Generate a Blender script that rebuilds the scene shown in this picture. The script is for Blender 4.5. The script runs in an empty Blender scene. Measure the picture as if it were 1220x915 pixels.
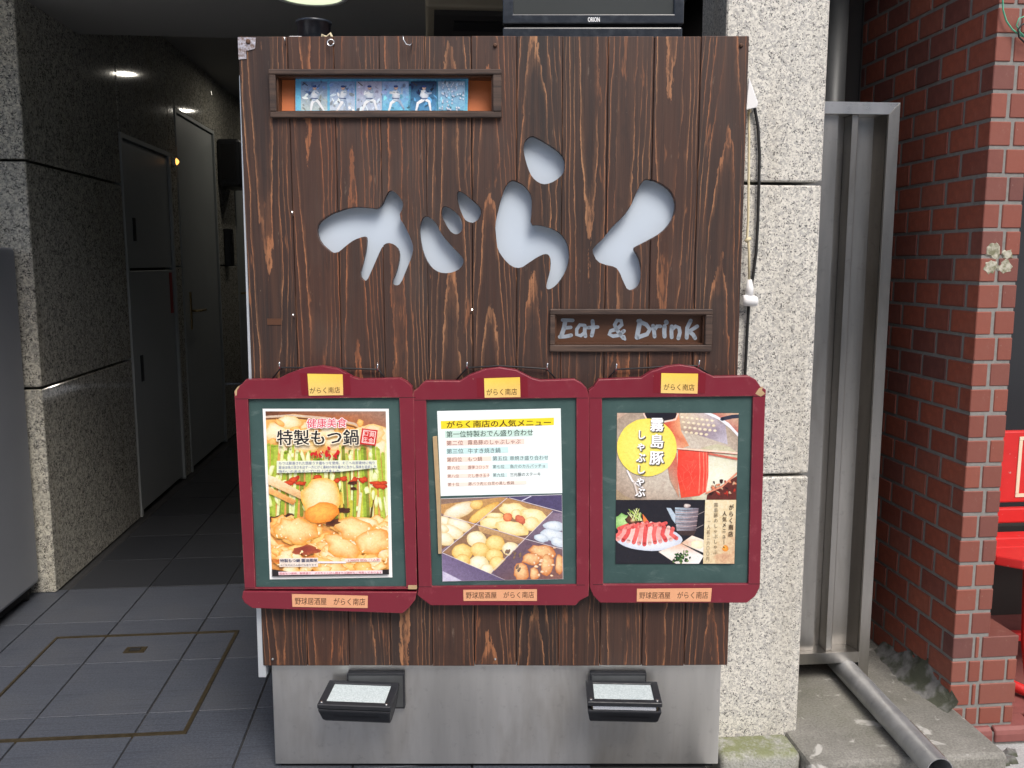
import bpy, bmesh, math, random
from mathutils import Vector
from mathutils.geometry import tessellate_polygon

# ------------------------------------------------------------------ camera, world, sun, exposure
SC = bpy.context.scene
COL = SC.collection
R = math.radians
F, PITCH, YAW, CAM_H = 1060.0, R(7.79), R(5.3), 1.33      # photo focal length in pixels, tilt, turn of the sign against the house
CY, SY = math.cos(YAW), math.sin(YAW)

cam_d = bpy.data.cameras.new('camera')
cam_d.sensor_width = 36.0
cam_d.lens = 36.0 * F / 1220.0
cam_d.clip_start = 0.05
cam_d.clip_end = 2000.0
cam = bpy.data.objects.new('camera', cam_d)
COL.objects.link(cam)
cam.location = (0, 0, CAM_H)
cam.rotation_euler = (R(90) - PITCH, 0, -YAW)
SC.camera = cam

SUN_EL, SUN_AZ = R(52), R(163)                              # azimuth clockwise from +Y
world = bpy.data.worlds.new('World')
SC.world = world
world.use_nodes = True
wn = world.node_tree
for n in list(wn.nodes):
    wn.nodes.remove(n)
sky = wn.nodes.new('ShaderNodeTexSky')
sky.sky_type = 'NISHITA'
sky.sun_disc = False
sky.sun_elevation = SUN_EL
sky.sun_rotation = SUN_AZ
sky.air_density = 1.0
sky.dust_density = 4.0
sky.ozone_density = 1.0
bg = wn.nodes.new('ShaderNodeBackground')
bg.inputs['Strength'].default_value = 0.12
wo = wn.nodes.new('ShaderNodeOutputWorld')
wn.links.new(sky.outputs[0], bg.inputs[0])
wn.links.new(bg.outputs[0], wo.inputs[0])

sun_d = bpy.data.lights.new('sun', 'SUN')
sun_d.energy = 1.5
sun_d.angle = R(24)
sun_d.color = (1.0, 0.96, 0.9)
sun = bpy.data.objects.new('sun', sun_d)
COL.objects.link(sun)
sd = Vector((math.sin(SUN_AZ) * math.cos(SUN_EL), math.cos(SUN_AZ) * math.cos(SUN_EL), math.sin(SUN_EL)))
sun.rotation_euler = sd.to_track_quat('Z', 'Y').to_euler()
sun.location = sd * 30

SC.view_settings.view_transform = 'Standard'
SC.view_settings.look = 'None'
SC.view_settings.exposure = 0.72
SC.view_settings.gamma = 1.0
SC.view_settings.use_curve_mapping = False
SC.cycles.max_bounces = 8

# ------------------------------------------------------------------ photo pixels to points on surfaces
def ray(px, py):
    x, y = (px - 610) / F, -(py - 457.5) / F
    return (x, math.cos(PITCH) + y * math.sin(PITCH), -math.sin(PITCH) + y * math.cos(PITCH))
def s2w(u, v, z):                      # sign frame -> world
    return (CY * u + SY * v, -SY * u + CY * v, z)
def S(px, py, D):                      # point on a plane parallel to the sign's front, D metres from the camera
    d = ray(px, py); t = D / d[1]
    return (d[0] * t, D, CAM_H + d[2] * t)
def wray(px, py):
    return s2w(*ray(px, py))
def G(px, py, z=0.0):                  # point on a level surface
    d = wray(px, py); t = (z - CAM_H) / d[2]
    return (d[0] * t, d[1] * t, z)
def PY(px, py, Y):                     # point on a plane parallel to the facade
    d = wray(px, py); t = Y / d[1]
    return (d[0] * t, Y, CAM_H + d[2] * t)

# ------------------------------------------------------------------ mesh helpers
ORG = {}
def root(name, origin, label, cat, group=None, sign=False, rz=0.0):
    o = bpy.data.objects.new(name, None)
    o.empty_display_size = 0.05
    COL.objects.link(o)
    o.location = s2w(*origin) if sign else origin
    o.rotation_euler = (0, 0, (-YAW if sign else 0) + rz)
    tag(o, label, cat, group)
    ORG[o.name] = origin
    return o
def tag(o, label=None, cat=None, group=None, kind=None):
    if label: o['label'] = label
    if cat: o['category'] = cat
    if group: o['group'] = group
    if kind: o['kind'] = kind
    return o

class MB:
    def __init__(self):
        self.v, self.f, self.c, self.sm = [], [], None, []
    def add(self, vs, fs, smooth=False):
        b = len(self.v)
        self.v += [tuple(p) for p in vs]
        for f in fs:
            self.f.append([b + i for i in f]); self.sm.append(smooth)
        return self
    def box(self, x0, x1, y0, y1, z0, z1):
        vs = [(x, y, z) for z in (z0, z1) for y in (y0, y1) for x in (x0, x1)]
        return self.add(vs, [(0, 2, 3, 1), (4, 5, 7, 6), (0, 1, 5, 4), (2, 6, 7, 3), (0, 4, 6, 2), (1, 3, 7, 5)])
    def obox(self, c, ax, ay, az):     # oriented box: centre, three half vectors
        c, ax, ay, az = map(Vector, (c, ax, ay, az))
        vs = [c + ax * i + ay * j + az * k for k in (-1, 1) for j in (-1, 1) for i in (-1, 1)]
        return self.add(vs, [(0, 2, 3, 1), (4, 5, 7, 6), (0, 1, 5, 4), (2, 6, 7, 3), (0, 4, 6, 2), (1, 3, 7, 5)])
    def tube(self, pts, r, n=10, caps=True, smooth=True):
        pts = [Vector(p) for p in pts]
        rs = r if isinstance(r, (list, tuple)) else [r] * len(pts)
        rings = []
        prev = None
        for i, p in enumerate(pts):
            t = (pts[min(i + 1, len(pts) - 1)] - pts[max(i - 1, 0)]).normalized()
            a = Vector((0, 0, 1)) if abs(t.z) < 0.9 else Vector((0, 1, 0))
            if prev is not None: a = prev
            e1 = (a - t * a.dot(t)).normalized(); e2 = t.cross(e1); prev = e1
            rings.append([p + (e1 * math.cos(2 * math.pi * k / n) + e2 * math.sin(2 * math.pi * k / n)) * rs[i] for k in range(n)])
        b = len(self.v)
        for q in rings: self.v += [tuple(x) for x in q]
        for i in range(len(rings) - 1):
            for k in range(n):
                self.f.append([b + i * n + k, b + i * n + (k + 1) % n, b + (i + 1) * n + (k + 1) % n, b + (i + 1) * n + k]); self.sm.append(smooth)
        if caps:
            self.f.append([b + k for k in range(n)][::-1]); self.sm.append(False)
            self.f.append([b + (len(rings) - 1) * n + k for k in range(n)]); self.sm.append(False)
        return self
    def prism(self, loops, fn0, fn1):
        """loops of 2D points (first = outline, others = holes); fn0/fn1 map a 2D point to the front/back face."""
        flat = [p for l in loops for p in l]
        tris = tessellate_polygon([[Vector((p[0], p[1], 0)) for p in l] for l in loops])
        n = len(flat)
        vs = [fn0(*p) for p in flat] + [fn1(*p) for p in flat]
        fs = [tuple(t) for t in tris] + [tuple(n + i for i in t[::-1]) for t in tris]
        k = 0
        for l in loops:
            m = len(l)
            for i in range(m):
                a, b = k + i, k + (i + 1) % m
                fs.append((a, b, n + b, n + a))
            k += m
        return self.add(vs, fs)
    def build(self, name, mat, parent=None, sign=False, bevel=0.0, seg=2, kind=None, fix=True):
        m = bpy.data.meshes.new(name)
        org = ORG[parent.name] if parent else (0, 0, 0)
        m.from_pydata([(x - org[0], y - org[1], z - org[2]) for x, y, z in self.v], [], self.f)
        m.polygons.foreach_set('use_smooth', self.sm)
        if fix:
            bm = bmesh.new(); bm.from_mesh(m)
            bmesh.ops.recalc_face_normals(bm, faces=bm.faces[:])
            bm.to_mesh(m); bm.free()
        m.materials.append(M[mat])
        o = bpy.data.objects.new(name, m)
        COL.objects.link(o)
        if parent: o.parent = parent
        elif sign: o.rotation_euler = (0, 0, -YAW)
        ORG[o.name] = org
        if kind: o['kind'] = kind
        if bevel:
            md = o.modifiers.new('bevel', 'BEVEL'); md.width = bevel; md.segments = seg; md.limit_method = 'ANGLE'; md.angle_limit = R(40)
        return o
def solo(o, base, label, cat, group=None, kind=None):
    """a single mesh thing: move its origin to its base"""
    for v in o.data.vertices: v.co -= Vector(base)
    o.location = Vector(s2w(*base)) if abs(o.rotation_euler.z) > 1e-6 else Vector(base)
    ORG[o.name] = base
    return tag(o, label, cat, group, kind)

def smooth_loop(pts, it=2):
    for _ in range(it):
        q = []
        for i in range(len(pts)):
            a, b = pts[i], pts[(i + 1) % len(pts)]
            q += [(a[0] * .75 + b[0] * .25, a[1] * .75 + b[1] * .25), (a[0] * .25 + b[0] * .75, a[1] * .25 + b[1] * .75)]
        pts = q
    return pts
def zoomed(x0, y0, s):
    return lambda pts: [(x0 + x / s, y0 + y / s) for x, y in pts]

# ------------------------------------------------------------------ materials
M = {}
def lin(c):
    return tuple(((x / 255) / 12.92 if x / 255 <= .04045 else ((x / 255 + .055) / 1.055) ** 2.4) for x in c)
class Mat:
    def __init__(self, name, rough=.6, metal=0.0, color=(.5, .5, .5), spec=.5, coat=0.0):
        self.m = bpy.data.materials.new(name); M[name] = self.m
        self.m.use_nodes = True
        self.t = self.m.node_tree
        self.b = self.t.nodes['Principled BSDF']
        self.b.inputs['Roughness'].default_value = rough
        self.b.inputs['Metallic'].default_value = metal
        self.b.inputs['Base Color'].default_value = (*color, 1)
        self.b.inputs['Specular IOR Level'].default_value = spec
        self.b.inputs['Coat Weight'].default_value = coat
        self._tc = None
    def n(self, typ, **kw):
        x = self.t.nodes.new(typ)
        for k, v in kw.items(): setattr(x, k, v)
        return x
    def l(self, a, b): self.t.links.new(a, b)
    def tc(self, out='Object'):
        if not self._tc: self._tc = self.n('ShaderNodeTexCoord')
        return self._tc.outputs[out]
    def math(self, op, a, b=None, c=None, clamp=False):
        x = self.n('ShaderNodeMath', operation=op, use_clamp=clamp)
        for i, q in enumerate((a, b, c)):
            if q is None: continue
            if isinstance(q, (int, float)): x.inputs[i].default_value = q
            else: self.l(q, x.inputs[i])
        return x.outputs[0]
    def mapping(self, vec, scale=(1, 1, 1), loc=None):
        x = self.n('ShaderNodeMapping'); self.l(vec, x.inputs['Vector']); x.inputs['Scale'].default_value = scale
        if loc is not None:
            if isinstance(loc, tuple): x.inputs['Location'].default_value = loc
            else: self.l(loc, x.inputs['Location'])
        return x.outputs[0]
    def noise(self, vec, scale, detail=3, rough=.55, dist=0.0):
        x = self.n('ShaderNodeTexNoise'); self.l(vec, x.inputs['Vector'])
        x.inputs['Scale'].default_value = scale; x.inputs['Detail'].default_value = detail
        x.inputs['Roughness'].default_value = rough; x.inputs['Distortion'].default_value = dist
        return x.outputs[0]
    def voro(self, vec, scale, out='Distance', feature='F1'):
        x = self.n('ShaderNodeTexVoronoi', feature=feature); self.l(vec, x.inputs['Vector']); x.inputs['Scale'].default_value = scale
        return x.outputs[out]
    def ramp(self, fac, stops, interp='LINEAR'):
        x = self.n('ShaderNodeValToRGB'); self.l(fac, x.inputs[0]); e = x.color_ramp; e.interpolation = interp
        while len(e.elements) < len(stops): e.elements.new(.5)
        for k, (p, c) in enumerate(stops):
            e.elements[k].position = p
            c = (c, c, c) if isinstance(c, (int, float)) else c
            e.elements[k].color = (*c, 1)
        return x.outputs[0]
    def mix(self, fac, a, b, blend='MIX'):
        x = self.n('ShaderNodeMix', data_type='RGBA', blend_type=blend)
        for i, q in ((0, fac), (6, a), (7, b)):
            if isinstance(q, (int, float)): x.inputs[i].default_value = q
            elif isinstance(q, tuple): x.inputs[i].default_value = (*q, 1)
            else: self.l(q, x.inputs[i])
        return x.outputs[2]
    def color(self, c): self.l(c, self.b.inputs['Base Color']); return self
    def rough(self, c): self.l(c, self.b.inputs['Roughness']); return self
    def bump(self, h, strength=.3, dist=.002):
        x = self.n('ShaderNodeBump'); self.l(h, x.inputs['Height'])
        x.inputs['Strength'].default_value = strength; x.inputs['Distance'].default_value = dist
        self.l(x.outputs[0], self.b.inputs['Normal']); return self
    def prop(self, name):
        x = self.n('ShaderNodeAttribute', attribute_type='OBJECT', attribute_name=name); return x.outputs['Fac']
    def rnd(self):
        return self.n('ShaderNodeObjectInfo').outputs['Random']

def speckle(name, base, dark, mid, rough, kd, km, scale=1.0):
    """crystals: cells of pale feldspar, grey quartz and black mica"""
    m = Mat(name, rough)
    v = m.tc()
    wv = m.n('ShaderNodeVectorMath', operation='ADD'); nz = m.n('ShaderNodeTexNoise'); m.l(v, nz.inputs['Vector']); nz.inputs['Scale'].default_value = 90 * scale; nz.inputs['Detail'].default_value = 2
    sc = m.n('ShaderNodeVectorMath', operation='SCALE'); m.l(nz.outputs['Color'], sc.inputs[0]); sc.inputs['Scale'].default_value = .014 / scale
    m.l(v, wv.inputs[0]); m.l(sc.outputs[0], wv.inputs[1]); w = wv.outputs[0]
    def cells(k):
        c = m.voro(w, k * scale, 'Color'); q = m.n('ShaderNodeSeparateColor'); m.l(c, q.inputs[0]); return q.outputs
    big, small = cells(105), cells(230)
    c = m.mix(big[1], tuple(x * .84 for x in base), tuple(min(1, x * 1.10) for x in base))
    c = m.mix(m.ramp(big[0], [(1 - km, 0.0), (1 - km + .02, .8)], 'LINEAR'), c, mid)
    c = m.mix(m.ramp(small[0], [(1 - km * .8, 0.0), (1 - km * .8 + .02, .7)]), c, tuple(x * .75 for x in mid))
    cl = m.noise(v, 45 * scale, 2)
    c = m.mix(m.math('MULTIPLY', m.ramp(small[1], [(1 - kd * 2.2, 0.0), (1 - kd * 2.2 + .02, .95)]), m.ramp(cl, [(.46, 0.0), (.54, 1.0)])), c, dark)
    c = m.mix(m.ramp(m.noise(v, 1.7, 3), [(.35, .0), (.75, .22)]), c, tuple(x * .6 for x in base))
    stn = m.noise(m.mapping(v, (7, 7, .55)), 1.0, 5, .65, .3)
    c = m.mix(m.ramp(stn, [(.52, 0.0), (.74, .38)]), c, tuple(x * y for x, y in zip(base, (.50, .46, .38))))
    m.color(c)
    if rough > .2: m.bump(small[2], .05, .0006)
    return m
speckle('granite', (.68, .66, .60), (.06, .06, .064), (.40, .395, .38), .42, .10, .27, 1.55)
speckle('granite_dark', (.68, .655, .56), (.05, .05, .052), (.36, .35, .32), .07, .16, .36, 1.15)

# stained cedar planks: dark stain, paler orange late-wood lines, straight or cathedral grain by plank
m = Mat('wood', .55)
v = m.tc(); sp = m.n('ShaderNodeSeparateXYZ'); m.l(v, sp.inputs[0])
seed, xc = m.prop('seed'), m.prop('centre')
off = m.n('ShaderNodeCombineXYZ'); m.l(m.math('MULTIPLY', seed, 13.7), off.inputs[0]); m.l(m.math('MULTIPLY', seed, 7.1), off.inputs[2])
lo = m.noise(m.mapping(v, (9, 9, 1.5), off.outputs[0]), 1.0, 3, .5)
lo2 = m.noise(m.mapping(v, (26, 26, 4.0), off.outputs[0]), 1.0, 3, .6)
x = m.math('ADD', sp.outputs[0], m.math('MULTIPLY', m.math('SUBTRACT', lo, .5), .05))
x = m.math('ADD', x, m.math('MULTIPLY', m.math('SUBTRACT', lo2, .5), .010))
dx = m.math('SUBTRACT', x, xc)
curv = m.math('MULTIPLY', m.math('POWER', m.math('ABSOLUTE', dx), 2.0), 1000)
slope = m.math('MULTIPLY', sp.outputs[2], m.math('MULTIPLY_ADD', m.math('SINE', m.math('MULTIPLY', seed, 9.3)), 3.0, .6))
g = m.math('ADD', m.math('ADD', curv, slope), m.math('MULTIPLY', dx, 17))
g = m.math('ADD', g, m.math('MULTIPLY', lo2, .7))
jag = m.noise(m.mapping(v, (95, 95, 26), off.outputs[0]), 1.0, 3, .7)
g = m.math('ADD', g, m.math('MULTIPLY', jag, .42))
g = m.math('ADD', g, seed)
fr = m.math('FRACT', g)
line = m.ramp(fr, [(0.0, .0), (.66, .0), (.86, .22), (.915, 1.0), (.975, 1.0), (1.0, 0.0)])
gate = m.ramp(m.noise(m.mapping(v, (30, 30, 2.4), off.outputs[0]), 1.3, 3, .6), [(.35, .10), (.54, 1.0)])
fine = m.noise(m.mapping(v, (260, 260, 6), off.outputs[0]), 1.0, 3, .65)
fine2 = m.noise(m.mapping(v, (90, 90, 2.2), off.outputs[0]), 1.0, 4, .6)
tone = m.noise(m.mapping(v, (7, 7, 1.8), off.outputs[0]), 1.0, 3, .6)
c = m.mix(m.ramp(tone, [(.32, 0.0), (.68, 1.0)]), (.0165, .0112, .0105), (.050, .0235, .0165))
c = m.mix(m.ramp(fine2, [(.45, 0.0), (.72, .75)]), c, (.085, .040, .024))
lw = m.math('MULTIPLY', m.math('MULTIPLY', line, gate), m.ramp(fine, [(.30, .40), (.55, 1.0)]))
lc = m.mix(m.ramp(tone, [(.35, 0.0), (.65, 1.0)]), (.40, .20, .098), (.33, .115, .046))
c = m.mix(m.math('MULTIPLY', m.math('FRACT', m.math('MULTIPLY', seed, 5.3)), .5), c, m.mix(m.math('FRACT', m.math('MULTIPLY', seed, 11.9)), (.055, .040, .034), (.075, .030, .018)))
c = m.mix(m.math('MULTIPLY', lw, .92), c, lc)
patch = m.noise(m.mapping(v, (38, 38, 5.5), off.outputs[0]), 1.0, 4, .65, .3)
c = m.mix(m.ramp(patch, [(.64, 0.0), (.69, .65)]), c, (.27, .105, .045))
c = m.mix(m.ramp(m.noise(m.mapping(v, (17, 17, 7), off.outputs[0]), 1.0, 4, .7), [(.60, 0.0), (.78, .5)]), c, (.014, .010, .0095))
c = m.mix(m.ramp(m.noise(m.mapping(v, (150, 150, 70)), 1.0, 3, .7), [(.73, 0.0), (.76, .6)]), c, (.38, .30, .22))
c = m.mix(m.ramp(fine, [(.25, .5), (.5, 0.0)]), c, (.018, .013, .011))
worn = m.noise(m.mapping(v, (60, 60, 14)), 1.0, 4, .7)
c = m.mix(m.ramp(worn, [(.66, 0.0), (.76, .55)]), c, (.22, .16, .12))
c = m.mix(m.ramp(m.noise(m.mapping(v, (5, 5, 2.2)), 1.0, 4, .6), [(.55, 0.0), (.8, .28)]), c, (.10, .082, .072))
m.color(c); m.rough(m.ramp(fine, [(.3, .62), (.7, .45)]))
m.bump(m.math('ADD', fine, m.math('MULTIPLY', line, .4)), .35, .0012)

m = Mat('wood_trim', .5)
v = m.tc(); f = m.noise(m.mapping(v, (8, 60, 120)), 1.0, 4, .6)
m.color(m.mix(m.ramp(f, [(.35, 0.0), (.7, 1.0)]), (.035, .023, .019), (.10, .062, .045))); m.bump(f, .2, .001)
m = Mat('wood_inner', .45)
v = m.tc(); f = m.noise(m.mapping(v, (2, 30, 60)), 1.0, 3)
m.color(m.mix(f, (.055, .022, .012), (.12, .052, .026)))

m = Mat('acrylic', .32, color=(.70, .75, .82), spec=.4)
v = m.tc(); m.color(m.mix(m.noise(v, 7, 4), (.50, .58, .68), (.56, .635, .72)))

def brushed(name, c0, c1, rough, vert=True, metal=1.0, scr=.1):
    m = Mat(name, rough, metal)
    v = m.tc()
    a = m.noise(m.mapping(v, (1.6, 1.6, 420)), 1.0, 3, .7)
    b = m.noise(m.mapping(v, (9, 9, 1.2)), 1.0, 4, .6)
    d = m.noise(v, 38, 5, .7)
    c = m.mix(m.ramp(b, [(.3, 0.0), (.7, 1.0)]), c0, c1)
    c = m.mix(m.ramp(d, [(.58, 0.0), (.8, .45)]), c, tuple(x * .55 for x in c0))
    st = m.noise(m.mapping(v, (9, 9, 2.2)), 1.0, 4, .6, .3)
    c = m.mix(m.ramp(st, [(.52, 0.0), (.75, .45)]), c, tuple(x * y for x, y in zip(c0, (.62, .56, .48))))
    m.color(c)
    m.rough(m.math('ADD', m.math('MULTIPLY', m.math('ADD', a, b), scr), rough - scr))
    m.bump(a, .03, .0005)
    return m
brushed('steel_base', (.66, .65, .625), (.88, .865, .835), .44)
brushed('steel_gate', (.33, .318, .30), (.52, .50, .475), .32)
brushed('steel_bright', (.66, .65, .64), (.80, .79, .78), .28)
brushed('zinc', (.30, .31, .32), (.50, .51, .52), .5, metal=.7)
brushed('pipe_grey', (.055, .060, .063), (.095, .10, .105), .45, metal=.2)
Mat('chrome', .2, 1.0, (.75, .75, .75))
Mat('aluminium', .4, .6, (.72, .76, .80))
Mat('white_plastic', .4, 0, (.78, .79, .80))
Mat('cream_plastic', .5, 0, (.66, .58, .38))
Mat('black_plastic', .42, 0, (.012, .013, .016))
Mat('black_rubber', .55, 0, (.012, .012, .013))
Mat('dark_hole', .9, 0, (.01, .01, .011))
Mat('wire_green', .4, 0, (.10, .42, .26))

m = Mat('red_paint', .42)
v = m.tc(); n1 = m.noise(v, 30, 5, .7); n2 = m.noise(v, 5, 3)
c = m.mix(n2, (.155, .011, .024), (.215, .018, .036))
c = m.mix(m.ramp(n1, [(.6, 0.0), (.75, .35)]), c, (.33, .075, .095))
c = m.mix(m.ramp(m.noise(v, 75, 3, .7), [(.72, 0.0), (.75, .8)]), c, (.40, .27, .19))
bv = m.n('ShaderNodeBevel'); bv.samples = 4; bv.inputs['Radius'].default_value = .0035
ge = m.n('ShaderNodeNewGeometry'); dt = m.n('ShaderNodeVectorMath', operation='DOT_PRODUCT'); m.l(bv.outputs[0], dt.inputs[0]); m.l(ge.outputs['Normal'], dt.inputs[1])
edge = m.ramp(dt.outputs['Value'], [(.86, 1.0), (.985, 0.0)])
c = m.mix(m.math('MULTIPLY', edge, m.ramp(n1, [(.40, 0.05), (.62, .75)])), c, (.42, .13, .12))
c = m.mix(m.math('MULTIPLY', edge, m.ramp(m.noise(v, 38, 4, .7), [(.60, 0.0), (.66, .9)])), c, (.45, .31, .19))
sc = m.noise(m.mapping(v, (12, 12, 160)), 1.0, 4, .7, 1.2)
c = m.mix(m.ramp(sc, [(.70, 0.0), (.76, .35)]), c, (.36, .12, .13))
m.color(c); m.rough(m.ramp(n1, [(.3, .30), (.7, .5)])); m.bump(n1, .12, .001)
m = Mat('bare_wood', .7)
v = m.tc(); m.color(m.mix(m.noise(v, 60, 3), (.38, .25, .13), (.55, .40, .22)))
m = Mat('chalkboard', .6)
v = m.tc()
c = m.mix(m.ramp(m.noise(v, 6, 5, .65), [(.3, 0.0), (.75, 1.0)]), (.024, .062, .060), (.058, .112, .106))
c = m.mix(m.ramp(m.noise(m.mapping(v, (14, 14, 30)), 1.0, 5, .75, .6), [(.56, 0.0), (.78, .5)]), c, (.17, .23, .22))
m.color(c)
m = Mat('print', .38, spec=.45)
at = m.n('ShaderNodeVertexColor', layer_name='ink'); 
v = m.tc(); nn = m.noise(v, 420, 3, .6)
m.color(m.mix(.16, at.outputs[0], m.ramp(nn, [(.3, .25), (.7, .75)]), 'OVERLAY'))

m = Mat('photo_print', .32, spec=.45)
at = m.n('ShaderNodeVertexColor', layer_name='ink')
v = m.tc(); n1 = m.noise(v, 110, 4, .7, .8); n2 = m.noise(v, 330, 3, .7)
c = m.mix(.42, at.outputs[0], m.ramp(n1, [(.25, .12), (.75, .88)]), 'OVERLAY')
c = m.mix(m.ramp(n2, [(.55, 0.0), (.74, .55)]), c, (.80, .78, .72), 'OVERLAY')
c = m.mix(m.ramp(n2, [(.28, .35), (.40, 0.0)]), c, (.16, .07, .03))
m.color(c)
m = Mat('lamp_black', .5)
v = m.tc(); n1 = m.noise(v, 60, 4)
m.color(m.mix(n1, (.011, .012, .015), (.028, .030, .036))); m.rough(m.ramp(n1, [(.3, .38), (.7, .62)]))
m = Mat('lamp_glass', .22, spec=.5)
v = m.tc(); n1 = m.noise(v, 260, 2)
m.color(m.mix(m.ramp(n1, [(.35, 0.0), (.65, 1.0)]), (.44, .51, .52), (.60, .67, .68))); m.bump(n1, .25, .001)
Mat('lamp_reflector', .15, .9, (.8, .82, .85))

m = Mat('tile', .5, spec=.35)
v = m.tc(); st = m.noise(m.mapping(v, (3, 150, 3)), 1.0, 3, .6); n2 = m.noise(v, 140, 5, .9); n3 = m.noise(v, 3.3, 4)
c = m.mix(m.ramp(n2, [(.3, 0.0), (.75, 1.0)]), (.020, .024, .034), (.115, .128, .158))
c = m.mix(m.ramp(st, [(.52, 0.0), (.70, .5)]), c, (.018, .020, .026))
c = m.mix(m.math('MULTIPLY', m.rnd(), .22), c, (.085, .092, .108))
c = m.mix(m.ramp(n3, [(.5, 0.0), (.8, .35)]), c, (.10, .098, .095))
m.color(c); m.bump(m.math('ADD', st, n2), .35, .002); m.rough(m.ramp(n3, [(.3, .42), (.7, .6)]))
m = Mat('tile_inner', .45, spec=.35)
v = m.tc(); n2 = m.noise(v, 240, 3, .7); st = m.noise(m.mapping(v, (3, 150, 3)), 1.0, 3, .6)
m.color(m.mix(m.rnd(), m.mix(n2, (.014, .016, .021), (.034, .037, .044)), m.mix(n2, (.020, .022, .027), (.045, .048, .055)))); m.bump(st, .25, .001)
m = Mat('grout', .9)
v = m.tc(); m.color(m.mix(m.noise(v, 40, 4), (.012, .013, .015), (.045, .045, .047)))
m = Mat('brass', .45, .8)
v = m.tc(); m.color(m.mix(m.noise(v, 35, 4), (.075, .058, .034), (.19, .15, .09)))
Mat('handle_brass', .3, 1.0, (.5, .38, .2))

m = Mat('brick', .62)
v = m.tc(); r = m.rnd(); n1 = m.noise(v, 45, 4, .65); n2 = m.noise(v, 12, 3)
c = m.ramp(r, [(.0, (.15, .056, .050)), (.18, (.33, .080, .046)), (.55, (.42, .105, .058)), (.80, (.21, .066, .052)), (1.0, (.45, .130, .076))])
c = m.mix(m.ramp(n1, [(.35, .40), (.7, 0.0)]), c, (.10, .038, .034))
c = m.mix(m.ramp(n2, [(.5, 0.0), (.8, .35)]), c, (.30, .12, .09))
c = m.mix(m.ramp(m.noise(v, 130, 2), [(.72, 0.0), (.78, .35)]), c, (.42, .33, .28))
gs = m.n('ShaderNodeSeparateXYZ'); m.l(m.tc('Generated'), gs.inputs[0])
ey = m.math('ABSOLUTE', m.math('SUBTRACT', gs.outputs[1], .5)); ez = m.math('ABSOLUTE', m.math('SUBTRACT', gs.outputs[2], .5))
burn = m.math('ADD', m.math('MAXIMUM', ey, ez), m.math('MULTIPLY', m.math('SUBTRACT', n1, .5), .22))
c = m.mix(m.ramp(burn, [(.38, 0.0), (.52, .50)]), c, (.11, .045, .038))
c = m.mix(m.ramp(m.noise(v, 24, 5, .75), [(.62, 0.0), (.72, .4)]), c, (.36, .21, .17))
m.color(c); m.bump(n1, .35, .002)
m = Mat('mortar', .92)
v = m.tc(); n1 = m.noise(v, 60, 5, .7)
m.color(m.mix(n1, (.14, .138, .13), (.31, .30, .285))); m.bump(n1, .5, .002)
m = Mat('putty', .9)
v = m.tc(); n1 = m.noise(v, 55, 4, .6)
m.color(m.mix(m.ramp(n1, [(.4, 0.0), (.6, 1.0)]), (.48, .46, .38), (.17, .17, .10)))
m = Mat('concrete', .85)
v = m.tc(); n1 = m.noise(v, 4.5, 5, .65); n2 = m.noise(v, 150, 3, .7); n3 = m.noise(v, 11, 4, .6, .5)
c = m.mix(m.ramp(n1, [(.3, 0.0), (.7, 1.0)]), (.16, .155, .135), (.32, .31, .28))
c = m.mix(m.ramp(n2, [(.35, .5), (.65, 0.0)]), c, (.055, .055, .048))
c = m.mix(m.ramp(n3, [(.60, 0.0), (.66, .75)]), c, (.50, .49, .46))
c = m.mix(m.ramp(m.noise(v, 3.1, 3), [(.5, 0.0), (.7, .4)]), c, (.07, .078, .038))
m.color(c); m.bump(m.math('ADD', n2, n3), .5, .003)
m = Mat('pavement', .85)
v = m.tc(); n1 = m.noise(v, 3, 5, .6); n2 = m.noise(v, 190, 3, .7)
c = m.mix(n1, (.36, .365, .365), (.50, .505, .50)); c = m.mix(m.ramp(n2, [(.35, .5), (.6, 0.0)]), c, (.13, .135, .14))
m.color(c); m.bump(n2, .5, .003)
m = Mat('asphalt', .9)
v = m.tc(); m.color(m.mix(m.noise(v, 90, 4), (.035, .035, .036), (.07, .07, .07)))
m = Mat('moss_stone', .9)
v = m.tc(); n1 = m.noise(v, 26, 5, .7); n2 = m.noise(v, 160, 3, .7)
gz = m.n('ShaderNodeSeparateXYZ'); m.l(m.n('ShaderNodeNewGeometry').outputs['Normal'], gz.inputs[0])
c = m.mix(m.ramp(n2, [(.3, 0.0), (.7, 1.0)]), (.20, .20, .18), (.44, .44, .41))
ms = m.math('MULTIPLY', m.ramp(gz.outputs[2], [(.2, .15), (.9, 1.0)]), m.ramp(n1, [(.36, .0), (.56, 1.0)]))
c = m.mix(m.math('MULTIPLY', ms, .8), c, (.15, .17, .055))
m.color(c); m.bump(m.math('ADD', n1, n2), .6, .004)
m = Mat('rubble', .95)
v = m.tc(); n1 = m.noise(v, 22, 5, .7)
c = m.mix(n1, (.05, .05, .046), (.34, .34, .33)); c = m.mix(m.ramp(m.noise(v, 14, 3), [(.44, 0.0), (.58, .85)]), c, (.045, .052, .026))
m.color(c); m.bump(n1, .9, .008)
m = Mat('red_bench', .38)
v = m.tc(); n1 = m.noise(v, 25, 4)
c = m.mix(n1, (.52, .018, .018), (.66, .030, .028)); c = m.mix(m.ramp(m.noise(v, 60, 3), [(.70, 0.0), (.74, .7)]), c, (.55, .40, .36))
m.color(c)
m = Mat('red_tile', .6)
v = m.tc(); n1 = m.noise(v, 30, 4)
m.color(m.mix(n1, (.17, .055, .048), (.28, .095, .085)))
Mat('cream_ink', .5, 0, (.75, .68, .5))

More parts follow.
